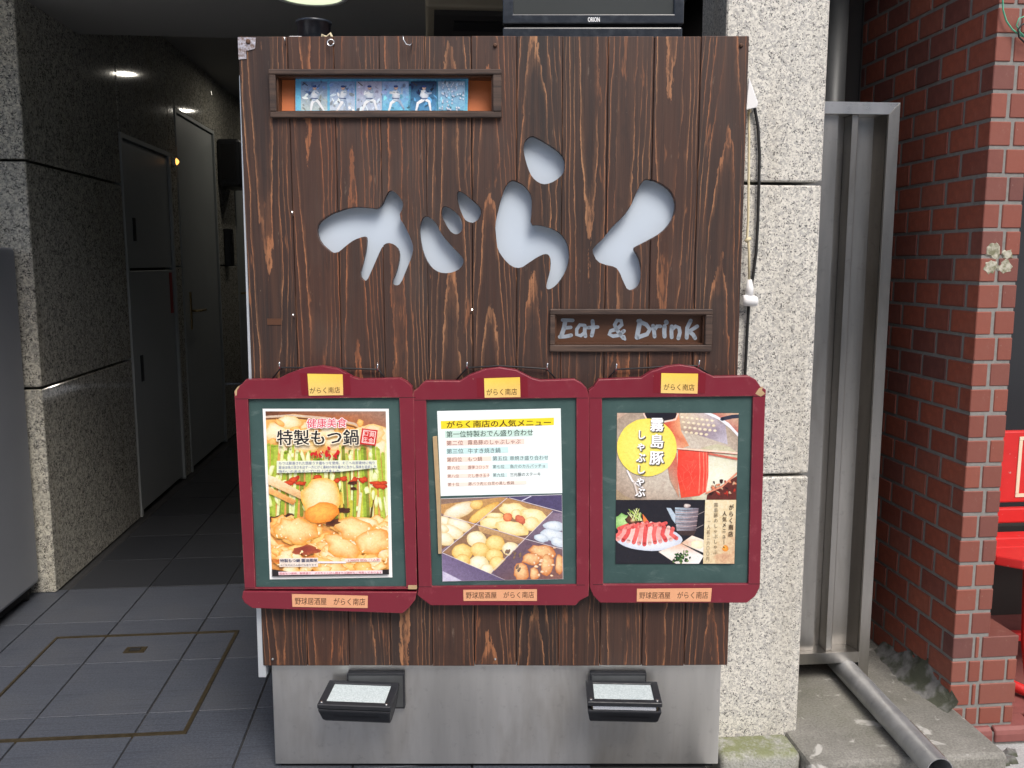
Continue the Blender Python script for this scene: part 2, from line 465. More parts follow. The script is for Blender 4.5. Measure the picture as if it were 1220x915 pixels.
m = Mat('ceiling', .7)
v = m.tc(); n1 = m.noise(v, 260, 3); m.color(m.mix(n1, (.25, .245, .23), (.33, .325, .31)))
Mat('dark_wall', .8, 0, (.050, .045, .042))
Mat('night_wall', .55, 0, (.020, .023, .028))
m = Mat('door_paint', .42)
v = m.tc(); m.color(m.mix(m.noise(v, 3, 3), (.34, .36, .355), (.40, .42, .415)))
m = Mat('machine_paint', .5)
v = m.tc(); n1 = m.noise(v, 3.5, 4); c = m.mix(n1, (.23, .245, .275), (.29, .305, .335))
c = m.mix(m.ramp(m.noise(v, 70, 3), [(.74, 0.0), (.78, .6)]), c, (.03, .03, .032)); m.color(c)
Mat('downlight_trim', .4, 0, (.7, .7, .68))
def emit(name, col, st):
    m = Mat(name, .5, 0, col)
    m.b.inputs['Emission Color'].default_value = (*col, 1); m.b.inputs['Emission Strength'].default_value = st
emit('downlight_glow', (1.0, .93, .80), 30.0)
emit('soffit_glow', (.90, 1.0, .68), .62)
emit('reflection_glow', (1.0, .45, .10), 1.5)  # glow that imitates an orange reflection in the polished granite
m = Mat('screen', .12, 0, (.055, .060, .060), spec=.6)
m = Mat('bezel', .28)
v = m.tc(); m.color(m.mix(m.ramp(m.noise(v, 40, 5, .7), [(.45, 0.0), (.8, 1.0)]), (.014, .019, .028), (.05, .058, .07)))
m = Mat('unit_beige', .6, 0, (.42, .36, .26))
m = Mat('facade_tile', .6)
v = m.tc(); m.color(m.mix(m.noise(v, 1.3, 4), (.52, .51, .48), (.64, .62, .58)))
Mat('window_glass', .08, 0, (.03, .035, .04), spec=.8)
Mat('rust', .8, 0, (.10, .05, .03))
m = Mat('foil', .5, .5)
v = m.tc(); n1 = m.noise(v, 110, 4, .7); m.color(m.mix(m.ramp(n1, [(.4, 0.0), (.6, 1.0)]), (.22, .16, .14), (.55, .55, .62))); m.bump(n1, .6, .002)
m = Mat('orange_sheet', .55)
v = m.tc(); m.color(m.mix(m.noise(v, 14, 4), (.52, .13, .035), (.70, .22, .07)))

# ------------------------------------------------------------------ printed matter: coloured polygons and lettering in photo pixels on a sign-parallel plane
def clip_tri(tri, quad):
    poly = tri
    for i in range(4):
        a, b = quad[i], quad[(i + 1) % 4]
        side = lambda p: (b[0] - a[0]) * (p[1] - a[1]) - (b[1] - a[1]) * (p[0] - a[0])
        out = []
        for k in range(len(poly)):
            (p, cp), (q, cq) = poly[k], poly[(k + 1) % len(poly)]
            sp_, sq_ = side(p), side(q)
            if sp_ >= 0: out.append((p, cp))
            if (sp_ >= 0) != (sq_ >= 0):
                t = sp_ / (sp_ - sq_)
                out.append(((p[0] + (q[0] - p[0]) * t, p[1] + (q[1] - p[1]) * t), tuple(x + (y - x) * t for x, y in zip(cp, cq))))
        poly = out
        if len(poly) < 3: return []
    return poly
class Print:
    def __init__(self, D, clip=None, step=.00002):
        self.D, self.clip, self.step, self.L = D, clip, step, 0
        self.v, self.f, self.c = [], [], []
        self.rg = random.Random(5)
    def _emit(self, poly):
        if self.clip:
            poly = clip_tri(poly, self.clip)
            if len(poly) < 3: return
        b = len(self.v)
        for (p, c) in poly:
            self.v.append(S(p[0], p[1], self.D - self.L * self.step)); self.c.append(c)
        self.f.append(list(range(b, len(self.v))))
    def poly(self, pts, col, col2=None):
        """filled outline; col is one colour or one per point"""
        self.L += 1
        cols = [lin(c) for c in col] if isinstance(col[0], (tuple, list)) else [lin(col)] * len(pts)
        for t in tessellate_polygon([[Vector((p[0], p[1], 0)) for p in pts]]):
            self._emit([(pts[i], cols[i]) for i in t])
        return self
    def blob(self, cx, cy, rx, ry, cin, cout, rot=0, jit=.12, hl=(-.25, -.3), n=16):
        self.L += 1
        ca, sa = math.cos(rot), math.sin(rot)
        js = [1 + self.rg.uniform(-jit, jit) for _ in range(n)]
        def pt(k, s, o=(0, 0)):
            a = 2 * math.pi * k / n
            x, y = (math.cos(a) * js[k % n] * s + o[0]) * rx, (math.sin(a) * js[k % n] * s + o[1]) * ry
            return (cx + x * ca - y * sa, cy + x * sa + y * ca)
        ci, co = lin(cin), lin(cout)
        cm = tuple(a * .6 + b * .4 for a, b in zip(ci, co))
        c0 = (cx + hl[0] * rx, cy + hl[1] * ry)
        for k in range(n):
            a, b = pt(k, .62, (hl[0] * .5, hl[1] * .5)), pt(k + 1, .62, (hl[0] * .5, hl[1] * .5))
            A, B = pt(k, 1), pt(k + 1, 1)
            self._emit([(c0, ci), (a, cm), (b, cm)])
            self._emit([(a, cm), (A, co), (B, co)]); self._emit([(a, cm), (B, co), (b, cm)])
        return self
    def stroke(self, pts, w, col):
        self.L += 1
        c = lin(col)
        n = len(pts); L, Rr = [], []
        for i in range(n):
            a, b = pts[max(i - 1, 0)], pts[min(i + 1, n - 1)]
            dx, dy = b[0] - a[0], b[1] - a[1]; q = math.hypot(dx, dy) or 1
            ww = w[i] if isinstance(w, (list, tuple)) else w
            L.append((pts[i][0] - dy / q * ww / 2, pts[i][1] + dx / q * ww / 2)); Rr.append((pts[i][0] + dy / q * ww / 2, pts[i][1] - dx / q * ww / 2))
        for i in range(n - 1):
            self._emit([(L[i], c), (L[i + 1], c), (Rr[i + 1], c)]); self._emit([(L[i], c), (Rr[i + 1], c), (Rr[i], c)])
        for e in (0, n - 1):
            ww = (w[e] if isinstance(w, (list, tuple)) else w) / 2
            ring = [(pts[e][0] + math.cos(t * math.pi / 4) * ww, pts[e][1] + math.sin(t * math.pi / 4) * ww) for t in range(8)]
            for k in range(8): self._emit([(pts[e], c), (ring[k], c), (ring[(k + 1) % 8], c)])
        return self
    def text(self, s, quad, col, bold=0.0):
        """lettering stretched into a pixel quad TL, TR, BR, BL"""
        self.L += 1
        vs, fs = glyphs(s)
        x0, x1 = min(p[0] for p in vs), max(p[0] for p in vs); y0, y1 = min(p[1] for p in vs), max(p[1] for p in vs)
        c = lin(col)
        q = []
        for x, y in vs:
            a, b = (x - x0) / (x1 - x0), (y1 - y) / max(y1 - y0, 1e-6)
            q.append(tuple((quad[0][i] * (1 - a) + quad[1][i] * a) * (1 - b) + (quad[3][i] * (1 - a) + quad[2][i] * a) * b for i in (0, 1)))
        em = (quad[1][0] - quad[0][0]) / (x1 - x0)
        for n_, (ox, oy) in enumerate([(0, 0)] if not bold else [(-bold, -bold * .6), (bold, -bold * .6), (bold, bold * .6), (-bold, bold * .6)]):
            b = len(self.v)
            for p in q: self.v.append(S(p[0] + ox * em, p[1] + oy * em, self.D - (self.L + n_ * .2) * self.step)); self.c.append(c)
            for f in fs: self.f.append([b + i for i in f])
        return self
    def build(self, name, parent, mat='print'):
        global LASTL
        LASTL = self.L
        mb = MB(); mb.v, mb.f, mb.sm = self.v, self.f, [False] * len(self.f)
        o = mb.build(name, mat, parent, fix=False)
        a = o.data.color_attributes.new('ink', 'FLOAT_COLOR', 'POINT')
        for i, c in enumerate(self.c): a.data[i].color = (*c, 1)
        return o
def glyphs(s):
    cu = bpy.data.curves.new('lettering', 'FONT'); cu.body = s; cu.resolution_u = 2; cu.space_line = 1.12
    o = bpy.data.objects.new('lettering', cu); COL.objects.link(o)
    bpy.context.view_layer.update()
    ev = o.evaluated_get(bpy.context.evaluated_depsgraph_get()); me = ev.to_mesh()
    vs = [(q.co.x, q.co.y) for q in me.vertices]; fs = [list(p.vertices) for p in me.polygons]
    ev.to_mesh_clear()
    bpy.data.objects.remove(o); bpy.data.curves.remove(cu)
    return vs, fs
def rect(x0, y0, x1, y1, skew=0.0):
    return [(x0, y0 - skew * 0), (x1, y0 + skew), (x1, y1 + skew), (x0, y1)]

# ================================================================== THE SETTING
rnd = random.Random(11)
STREET = -0.125

o = MB().box(-60, 60, -60, 60, STREET - .3, STREET).build('pavement', 'pavement', kind='structure')
o = MB().box(-60, 60, -7.6, -2.6, STREET - .2, STREET + .004).build('road', 'asphalt', kind='structure')
ground = MB().add([(-900, -900, STREET - .32), (900, -900, STREET - .32), (900, 900, STREET - .32), (-900, 900, STREET - .32)], [(0, 1, 2, 3)]).build('ground', 'asphalt', kind='structure')

# dark tile floor of the passage, each tile its own slab on a grout bed
floor = MB().box(-3.2, .72, 1.50, 10.0, STREET, -.006).build('passage_floor', 'grout', kind='structure')
TX, TY, X0, Y0 = .3165, .3575, -1.168, 2.582
def tile_mesh(name, sx, sy):
    mb = MB().box(-sx / 2, sx / 2, -sy / 2, sy / 2, -.02, 0)
    me = bpy.data.meshes.new(name); me.from_pydata(mb.v, [], mb.f)
    bm = bmesh.new(); bm.from_mesh(me)
    bmesh.ops.bevel(bm, geom=[e for e in bm.edges if all(q.co.z > -.01 for q in e.verts)], offset=.0012, segments=1, affect='EDGES')
    bmesh.ops.recalc_face_normals(bm, faces=bm.faces[:]); bm.to_mesh(me); bm.free(); return me
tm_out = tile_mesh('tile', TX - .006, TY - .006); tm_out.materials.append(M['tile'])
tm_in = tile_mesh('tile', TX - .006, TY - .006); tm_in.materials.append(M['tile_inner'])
HX0, HX1, HY0, HY1 = -1.342, -.703, 2.448, 3.165            # hatch
for j in range(-3, 12):
    for i in range(-6, 5):
        cx, cy = X0 + (i + .5) * TX, Y0 + (j + .5) * TY
        if cx - TX / 2 < -3.2 or cx + TX / 2 > .72 or (cx < -1.6 and cy > 3.7): continue
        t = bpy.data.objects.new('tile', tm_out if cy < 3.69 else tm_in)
        COL.objects.link(t); t.parent = floor
        t.location = (cx, cy, rnd.uniform(-.0006, .0006)); t.rotation_euler = (rnd.uniform(-.002, .002), rnd.uniform(-.002, .002), 0)

hatch = root('floor_hatch', (-1.02, 2.8, 0), 'rectangular floor hatch with brown metal edging set in the dark tiles', 'hatch')
for (a, b, c, d) in ((HX0, HX1, HY0, HY0 + .012), (HX0, HX1, HY1 - .010, HY1), (HX0, HX0 + .008, HY0 + .012, HY1 - .010), (HX1 - .012, HX1, HY0 + .012, HY1 - .010)):
    MB().box(a, b, c, d, -.005, .0045).build('edging', 'brass', hatch)
lift = MB().box(-1.062, -.992, 3.01, 3.055, -.004, .003).build('lifting_plate', 'brass', hatch)
MB().box(-1.045, -1.01, 3.022, 3.043, .0032, .005).build('grip', 'dark_hole', lift)

slab = MB().box(1.0, 1.56, 2.135, 3.6, STREET, 0).build('concrete_slab', 'concrete', kind='structure', bevel=.012)
step = MB().box(1.665, 4.5, 2.46, 4.0, STREET, -.066).build('tiled_step', 'red_tile', kind='structure')

# ------------------------------------------------------------------ the granite-clad building with its passage
bld = root('granite_building', (-.2, 3.6, 0), 'granite clad building with a dark passage behind the wooden sign', 'building')
XW = -1.524
def panel(x0, x1, y0, y1, z0, z1, mat='granite_dark', name='granite_panel', bev=.004):
    return MB().box(x0, x1, y0, y1, z0, z1).build(name, mat, bld, bevel=bev, seg=1)
g = .005
for z0, z1 in ((0, .838 - g), (.838 + g, 1.715 - g), (1.715 + g, 2.9)):
    panel(-3.3, XW, 3.625, 4.70, z0, z1)
    panel(.763, 1.034, 2.308, 2.52, z0 * .895 if z0 else STREET, z1 * .895 if z1 < 2 else 2.9, 'granite')
panel(XW - .3, XW, 4.712, 5.575, 1.975, 2.95)                       # over the meter cupboard
panel(XW - .3, XW, 5.582, 5.722, 1.31, 2.95); panel(XW - .3, XW, 5.582, 5.722, .0, 1.30)
panel(XW - .3, XW, 5.727, 6.72, 2.262, 2.95)
panel(XW - .3, XW, 6.73, 7.35, 1.31, 2.95); panel(XW - .3, XW, 6.73, 7.35, 0, 1.30)
panel(XW - .3, XW, 7.36, 10.0, 2.2, 2.95); panel(XW - .3, XW, 8.2, 10.0, 0, 2.19)
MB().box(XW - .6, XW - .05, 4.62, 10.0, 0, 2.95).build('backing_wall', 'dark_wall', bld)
# meter cupboard: two steel leaves
def leaf(y0, y1, z0, z1, name='door'):
    return MB().box(XW - .03, XW - .008, y0, y1, z0, z1).build(name, 'door_paint', bld, bevel=.002, seg=1)
def jamb(y0, y1, z1, z0=0.0):
    mb = MB().box(XW - .06, XW + .006, y0, y0 + .022, z0, z1).box(XW - .06, XW + .006, y1 - .022, y1, z0, z1).box(XW - .06, XW + .0055, y0 + .022, y1 - .022, z1 - .022, z1)
    return mb.build('door_frame', 'door_paint', bld)
jamb(4.712, 5.575, 1.972)
d1 = leaf(4.738, 5.549, 1.30, 1.945, 'cupboard_leaf'); MB().box(XW - .007, XW - .003, 4.86, 4.90, 1.44, 1.56).build('pull', 'black_plastic', d1)
d2 = leaf(4.738, 5.549, .02, 1.285, 'cupboard_leaf'); MB().box(XW - .007, XW - .003, 4.86, 4.90, .70, .84).build('pull', 'black_plastic', d2)
Mat('label_red', .6, 0, (.30, .03, .03))
MB().box(XW - .0075, XW - .005, 5.47, 5.52, 1.03, 1.27).build('red_label', 'label_red', d2)
jamb(5.727, 6.72, 2.258)
d3 = leaf(5.753, 6.694, .02, 2.23)
MB().box(XW - .007, XW - .001, 5.90, 5.93, .90, 1.14).build('handle_plate', 'handle_brass', d3)
MB().tube([(XW - .002, 5.915, 1.02), (XW + .05, 5.915, 1.02), (XW + .055, 5.93, 1.02), (XW + .055, 6.05, 1.02)], .008, 8).build('handle', 'handle_brass', d3)
jamb(7.36, 8.19, 2.19)
d4 = leaf(7.386, 8.164, .02, 2.16)
MB().tube([(XW - .002, 7.46, 1.08), (XW + .06, 7.46, 1.08), (XW + .06, 7.62, 1.08)], .009, 8).build('handle', 'handle_brass', d4)
# ceilings, hidden side and end of the passage, storey above
MB().box(-3.3, 1.0, 2.33, 4.25, 2.325, 2.60).build('front_soffit', 'ceiling', bld)
MB().box(-1.6, 1.06, 4.25, 10.0, 2.63, 2.9).build('passage_ceiling', 'ceiling', bld)
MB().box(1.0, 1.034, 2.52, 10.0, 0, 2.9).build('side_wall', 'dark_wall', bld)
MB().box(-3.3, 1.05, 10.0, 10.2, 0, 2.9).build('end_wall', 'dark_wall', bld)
MB().box(-9, 1.034, 2.33, 10.2, 2.9, 9.0).build('upper_storeys', 'facade_tile', bld)
MB().box(-9, -3.3, 3.625, 10.2, STREET, 2.9).build('left_wing', 'granite_dark', bld)
for z0, z1 in ((2.605, 2.9),):
    MB().box(-9, 1.034, 2.325, 2.40, z0, z1).build('fascia', 'granite_dark', bld)

# downlights
def downlight(x, y, z, r, mat, label, group=None):
    t = root('downlight', (x, y, z), label, 'ceiling light', group)
    n = 24
    ring = [[(x + math.cos(2 * math.pi * k / n) * q, y + math.sin(2 * math.pi * k / n) * q, zz) for k in range(n)] for q, zz in ((r * 1.16, z), (r * 1.14, z - .006), (r, z - .007), (r * .98, z - .001))]
    mb = MB(); mb.add([p for q in ring for p in q], [(i * n + k, i * n + (k + 1) % n, (i + 1) * n + (k + 1) % n, (i + 1) * n + k) for i in range(3) for k in range(n)], True)
    mb.build('trim', 'downlight_trim', t)
    mb = MB(); mb.add([(x + math.cos(2 * math.pi * k / n) * r * .985, y + math.sin(2 * math.pi * k / n) * r * .985, z - .003) for k in range(n)] + [(x, y, z - .006)], [(k, (k + 1) % n, n) for k in range(n)], True)
    mb.build('diffuser', mat, t)
    return t
downlight(-.43, 3.56, 2.325, .125, 'soffit_glow', 'large round ceiling light over the bucket, pale green glow')
for y, what in ((6.63, 'tall steel passage door'), (8.14, 'farthest passage door')):
    downlight(-.965, y, 2.63, .068, 'downlight_glow', 'small round downlight in the dark ceiling by the ' + what, 'passage downlights')
sp_ = root('orange_reflection', (XW, 5.65, 1.93), 'tiny orange glowing disc imitating a reflection on the granite strip between the passage doors', 'lamp')
MB().tube([(XW, 5.65, 1.93), (XW + .02, 5.65, 1.93)], .024, 14).build('rim', 'downlight_trim', sp_)
MB().tube([(XW + .02, 5.65, 1.93), (XW + .026, 5.65, 1.93), (XW + .034, 5.65, 1.93)], [.02, .016, .006], 14).build('lens', 'reflection_glow', sp_)  # made-up glowing disc in place of an orange reflection, not a lamp

# things farther in the passage
hang = root('wall_box', (XW, 6.85, 1.95), 'dark box mounted high on the passage wall past the steel door', 'box')
MB().box(XW, XW + .16, 6.80, 7.22, 1.88, 2.22).build('case', 'black_plastic', hang, bevel=.02)
MB().box(XW + .03, XW + .13, 6.793, 6.80, 1.93, 2.18).build('grille', 'dark_hole', hang)
ph = root('intercom', (XW, 6.95, 1.2), 'small dark wall intercom below the dark box in the passage', 'intercom')
MB().box(XW, XW + .05, 6.90, 7.02, 1.30, 1.58).build('case', 'black_plastic', ph, bevel=.008)
MB().box(XW + .0505, XW + .056, 6.93, 6.99, 1.47, 1.54).build('speaker', 'dark_hole', ph)

unit = root('ceiling_unit', (.45, 3.5, 2.325), 'beige air conditioning unit hung under the soffit behind the television', 'air conditioner')
MB().box(0.0, .9, 3.2, 3.85, 2.195, 2.323).build('casing', 'unit_beige', unit, bevel=.01)
MB().box(.03, .87, 3.23, 3.80, 2.178, 2.195).build('lower_panel', 'dark_wall', unit)
MB().box(.10, .80, 3.30, 3.42, 2.172, 2.178).build('outlet', 'dark_hole', unit)

# grey machine beside the pillar
mc = root('vending_machine', (-1.95, 3.25, 0), 'grey painted steel cabinet standing against the left granite pillar', 'machine')
MB().box(-2.35, -1.572, 2.95, 3.60, .055, 1.385).build('cabinet', 'machine_paint', mc, bevel=.018, seg=3)
MB().box(-2.33, -1.60, 2.972, 3.58, .02, .055).build('plinth', 'dark_hole', mc)
for x in (-2.3, -1.62):
    for y in (3.0, 3.55):
        MB().tube([(x, y, .0005), (x, y, .03)], .022, 12).build('foot', 'black_rubber', mc)
MB().box(-1.5722, -1.569, 3.02, 3.06, .52, .60).build('lock', 'black_plastic', mc)

# ------------------------------------------------------------------ brick wall
bw = root('brick_wall', (1.6, 2.8, STREET), 'red brick wall with pale mortar ending beside the steel gate', 'wall')
BX, BY, CH, Z0 = 1.55, 2.40, .075, 1.341
def brick_mesh(sx, sy, sz):
    key = (round(sx, 4), round(sy, 4), round(sz, 4))
    if key in BM: return BM[key]
    mb = MB().box(-sx / 2, sx / 2, -sy / 2, sy / 2, -sz / 2, sz / 2)
    me = bpy.data.meshes.new('brick'); me.from_pydata(mb.v, [], mb.f)
    bm = bmesh.new(); bm.from_mesh(me); bmesh.ops.bevel(bm, geom=bm.edges[:], offset=.0022, segments=1, affect='EDGES')
    bmesh.ops.recalc_face_normals(bm, faces=bm.faces[:]); bm.to_mesh(me); bm.free(); me.materials.append(M['brick'])
    BM[key] = me; return me
BM = {}
def brick(x0, x1, y0, y1, z0, z1, wob=.0012):
    o = bpy.data.objects.new('brick', brick_mesh(x1 - x0, y1 - y0, z1 - z0)); COL.objects.link(o); o.parent = bw
    c = Vector(((x0 + x1) / 2, (y0 + y1) / 2, (z0 + z1) / 2)) - Vector(ORG[bw.name])
    o.location = c + Vector((rnd.uniform(-wob, wob), rnd.uniform(-wob, wob) * .6, rnd.uniform(-wob, wob) * .5))
    o.rotation_euler = (rnd.uniform(-.004, .004), 0, rnd.uniform(-.006, .006)); ORG[o.name] = ORG[bw.name]
    return o
W = .1135
j = .010
for k in range(-14, 19):                       # courses downwards
    zb, zt = Z0 - CH * (k + 1) + j, Z0 - CH * k
    # index: the course whose bottom joint is at z .441 starts with a half brick
    half = (k + 1) % 2 == 0
    y = BY; first = True
    wl = .062 if half else .046
    while y < 3.17:
        L = .067 if (first and half) else .137
        y1 = min(y + L, 3.19)
        if y1 - y > .02:
            brick(BX, BX + (wl if first else .05), y, y1 - .0125, zb, zt)
        y += L; first = False
    if k < 15: brick(BX + wl + .009, BX + W, BY, BY + (.13 if half else .20), zb, zt)
MB().box(BX + .003, BX + W - .003, BY + .003, 3.19, STREET, 2.42).build('mortar', 'mortar', bw)
MB().box(BX + .055, BX + W + .001, BY + .21, 3.19, STREET + .07, 2.42).build('rear_leaf', 'night_wall', bw)
# plinth
pz = [Z0 - CH * n for n in (15, 16, 17, 18, 19)]
PR = 1.757
for n in range(4):
    zt, zb = pz[n], pz[n + 1] + j
    if n == 3: zb += .012
    xs = [BX + (.062 if n % 2 == 0 else .046) + .0045] + ([1.645, 1.724] if n % 2 else [1.637]) + [PR]
    for a, b in zip(xs[:-1], xs[1:]):
        brick(a + .0045, b - .0045 if b != PR else b, BY - .0005, BY + (.30 if b == PR else .20), zb, zt)
MB().box(BX + W - .0025, PR - .003, BY + .003, BY + .295, STREET, pz[0] - .004).build('plinth_core', 'mortar', bw)
# bullnose base course
bx = [BX - .004, 1.688, 1.83, 1.98, 2.13, 2.28, 2.43]
def bull(x0, x1):
    prof = [(BY - .012, STREET + .012), (BY - .012, -.088), (BY - .008, -.074), (BY + .004, -.066), (BY + .10, -.064), (BY + .10, STREET + .012)]
    prof = [(BY - .020, STREET + .010), (BY - .020, -.090), (BY - .016, -.078), (BY - .006, -.070), (BY + .07, -.067), (BY + .07, STREET + .010)]
    mb = MB(); n = len(prof)
    mb.add([(x0, *p) for p in prof] + [(x1, *p) for p in prof], [tuple(range(n))[::-1], tuple(range(n, 2 * n))] + [(i, (i + 1) % n, n + (i + 1) % n, n + i) for i in range(n)])
    return mb.build('base_brick', 'red_tile', bw, bevel=.003, seg=1)
for a, b in zip(bx[:-1], bx[1:]): bull(a + .004, b - .004)
MB().box(BX, 2.43, BY - .012, BY + .06, STREET - .002, -.085).build('base_mortar', 'mortar', bw)
# old putty blotches on the end of the wall
def blotch(name, mat, parent, cx, cz, r, y, th, seed, n=14, sx=1.0):
    q = random.Random(seed)
    outl = smooth_loop([(cx + math.cos(2 * math.pi * k / n) * r * sx * q.uniform(.6, 1.2), cz + math.sin(2 * math.pi * k / n) * r * q.uniform(.6, 1.2)) for k in range(n)], 1)
    mb = MB(); mb.prism([outl], lambda a, b: (cx + (a - cx) * .82, y - th, cz + (b - cz) * .82), lambda a, b: (a, y + .002, b))
    return mb.build(name, mat, parent)
for i, (px, py, r) in enumerate(((1184, 298, .027), (1201, 303, .018), (1179, 318, .024), (1198, 318, .024))):
    p = PY(px, py, BY); blotch('putty_patch', 'putty', bw, p[0], p[2], r, BY, .0012, i + 3, 18)

# rubble and mortar heap along the foot of the wall
mb = MB(); q = random.Random(4)
nx, ny = 9, 26
for i in range(nx):
    for k in range(ny):
        t = k / (ny - 1); s = i / (nx - 1)
        y = 2.36 + t * .44
        w_ = .052 * (.55 + .6 * math.sin(t * 3.1)) + .010
        x = 1.553 - (1 - s) * w_ * q.uniform(.95, 1.04)
        z = (s ** 1.6) * (.035 + .050 * math.exp(-((t - .45) / .28) ** 2)) * (1 + .16 * math.sin(t * 23 + i * .7) + q.uniform(-.07, .07)) + q.uniform(0, .003) - .003
        mb.v.append((x, y, z))
for i in range(nx - 1):
    for k in range(ny - 1):
        mb.f.append([i * ny + k, i * ny + k + 1, (i + 1) * ny + k + 1, (i + 1) * ny + k]); mb.sm.append(True)
o = mb.build('mortar_heap', 'rubble')
solo(o, (1.5, 2.45, 0), 'broken mortar and mossy rubble heaped along the brick wall foot', 'rubble')
for i in range(9):
    x, y = q.uniform(1.10, 1.62), q.uniform(2.02, 2.11)
    if i > 5: x, y = q.uniform(1.62, 1.75), q.uniform(2.28, 2.35)
    r = q.uniform(.012, .026)
    mb = MB(); n = 7
    mb.add([(x + math.cos(6.28 * k / n) * r * q.uniform(.7, 1.2), y + math.sin(6.28 * k / n) * r * q.uniform(.6, 1), STREET + .0005) for k in range(n)] +
           [(x + math.cos(6.28 * k / n) * r * q.uniform(.4, .8), y + math.sin(6.28 * k / n) * r * q.uniform(.4, .7), STREET + r * q.uniform(.5, .9)) for k in range(n)],
           [tuple(range(n))[::-1], tuple(range(n, 2 * n))] + [(k, (k + 1) % n, n + (k + 1) % n, n + k) for k in range(n)])
    o = mb.build('stone_chip', 'rubble')
    solo(o, (x, y, STREET), 'loose grey chip of mortar on the pavement by the slab edge', 'stone', 'loose chips by the slab')

# dark wall closing the gap, bench recess walls
gw = MB().box(1.034, 1.66, 3.20, 3.5, STREET, 3.0).build('rear_wall', 'dark_wall')
solo(gw, (1.3, 3.35, STREET), 'dark wall closing the narrow gap behind the steel gate', 'wall')
cap = root('shop_front', (3.0, 3.3, STREET), 'dark shop front behind the red bench', 'building')
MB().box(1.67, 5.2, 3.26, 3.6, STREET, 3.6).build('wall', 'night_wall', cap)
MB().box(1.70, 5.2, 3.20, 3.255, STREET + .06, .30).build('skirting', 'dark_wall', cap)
MB().box(1.034, 5.2, 2.60, 3.6, 2.55, 3.6).build('unseen_cover', 'dark_wall', cap)  # unseen slab added overhead to keep the gap behind the gate dark

# ------------------------------------------------------------------ building across the street (lights and mirrors only what it would)
ob = root('opposite_building', (0, -11, STREET), 'grey tiled building across the street, behind the viewer', 'building')
MB().box(-16, 16, -14, -11, STREET, 7.5).build('wall', 'facade_tile', ob)
MB().box(-16.1, 16.1, -14.1, -10.9, 7.5, 7.8).build('cornice', 'ceiling', ob)
for fl in range(2):
    for i in range(8):
        x = -14.5 + i * 4; z = .9 + fl * 3.3
        w = MB().box(x, x + 2.4, -11.05, -10.985, z, z + 1.6).build('window', 'window_glass', ob)
        MB().box(x - .06, x + 2.46, -10.99, -10.95, z - .08, z - .003).box(x - .06, x + 2.46, -10.99, -10.95, z + 1.603, z + 1.66).box(x + 1.17, x + 1.23, -10.984, -10.95, z, z + 1.6).build('window_frame', 'aluminium', w)

# ================================================================== THE SIGN
D = 2.18
sg = root('restaurant_sign', (-.043, 2.26, 0), 'freestanding sign of dark stained planks with cut-out white Japanese lettering', 'sign', sign=True)
uL, uR, zB, zT = -.6443, .5576, .297, 1.8561
# cut-outs
za, zb_ = zoomed(350, 140, 4.16), zoomed(570, 140, 4.161)
GLY = [za(p) for p in (
    [(112,565),(122,525),(150,500),(200,470),(290,443),(370,447),(418,455),(440,425),(455,390),(475,357),(510,375),(540,415),(542,445),(520,490),(555,545),(580,600),(594,645),(585,690),(560,750),(530,825),(505,835),(482,822),(510,760),(525,690),(520,655),(495,628),(465,620),(440,635),(415,690),(385,760),(362,810),(345,808),(325,782),(340,730),(358,650),(362,595),(350,588),(300,605),(265,630),(225,665),(195,672),(175,660),(130,620)],
    [(622,555),(632,505),(652,487),(680,497),(710,530),(725,565),(745,595),(790,645),(830,685),(845,710),(830,745),(790,768),(740,773),(700,760),(665,725),(640,670),(628,610)],
    [(730,485),(735,442),(760,440),(800,468),(825,495),(837,530),(835,560),(815,578),(795,578),(770,560),(745,515)],
    [(808,385),(815,360),(850,380),(890,415),(920,440),(930,470),(920,500),(895,520),(870,520),(845,505),(825,460),(812,420)])]
GLY += [zb_(p) for p in (
    [(222,150),(230,115),(262,88),(300,105),(350,135),(395,165),(425,200),(430,245),(420,280),(380,315),(335,332),(300,325),(265,295),(245,250),(228,190)],
    [(82,530),(95,470),(110,410),(130,350),(150,320),(172,310),(210,325),(245,355),(265,395),(265,460),(257,535),(300,533),(360,548),(410,575),(440,620),(452,680),(445,735),(420,790),(385,835),(350,855),(335,845),(340,815),(355,765),(360,710),(350,680),(330,675),(295,690),(250,720),(210,748),(165,740),(125,700),(95,655),(88,600)],
    [(562,662),(580,635),(620,600),(660,545),(720,490),(755,440),(780,380),(805,330),(825,307),(860,308),(910,330),(955,365),(978,415),(975,470),(955,520),(910,570),(850,605),(790,635),(765,650),(790,685),(805,730),(810,785),(800,830),(770,855),(740,855),(722,820),(700,765),(680,740),(630,730),(590,715)])]
SLOT = (329, 89.6, 587.5, 134)
EAT = (661, 374.5, 839, 411)
cut = MB()
def uz(px, py): p = S(px, py, D); return (p[0], p[2])
for gl in GLY:
    lp = smooth_loop([uz(*p) for p in gl], 1)
    cut.prism([lp], lambda a, b: (a, D - .05, b), lambda a, b: (a, D + .05, b))
for (x0, y0, x1, y1) in (SLOT, EAT):
    a, b = uz(x0, y0), uz(x1, y1)
    cut.box(a[0], b[0], D - .05, D + .05, b[1], a[1])
cutter = cut.build('cutter', 'wood', sg)
bpy.context.view_layer.update()
edges = [uL] + [S(x, 300, D)[0] for x in ()]
pxj = [283, 341.7, 397, 451.6, 506, 561, 616, 670.6, 725, 780, 835.6, 893]
uj = [uz(x, 43)[0] for x in pxj]
prnd = random.Random(21)
planks = []
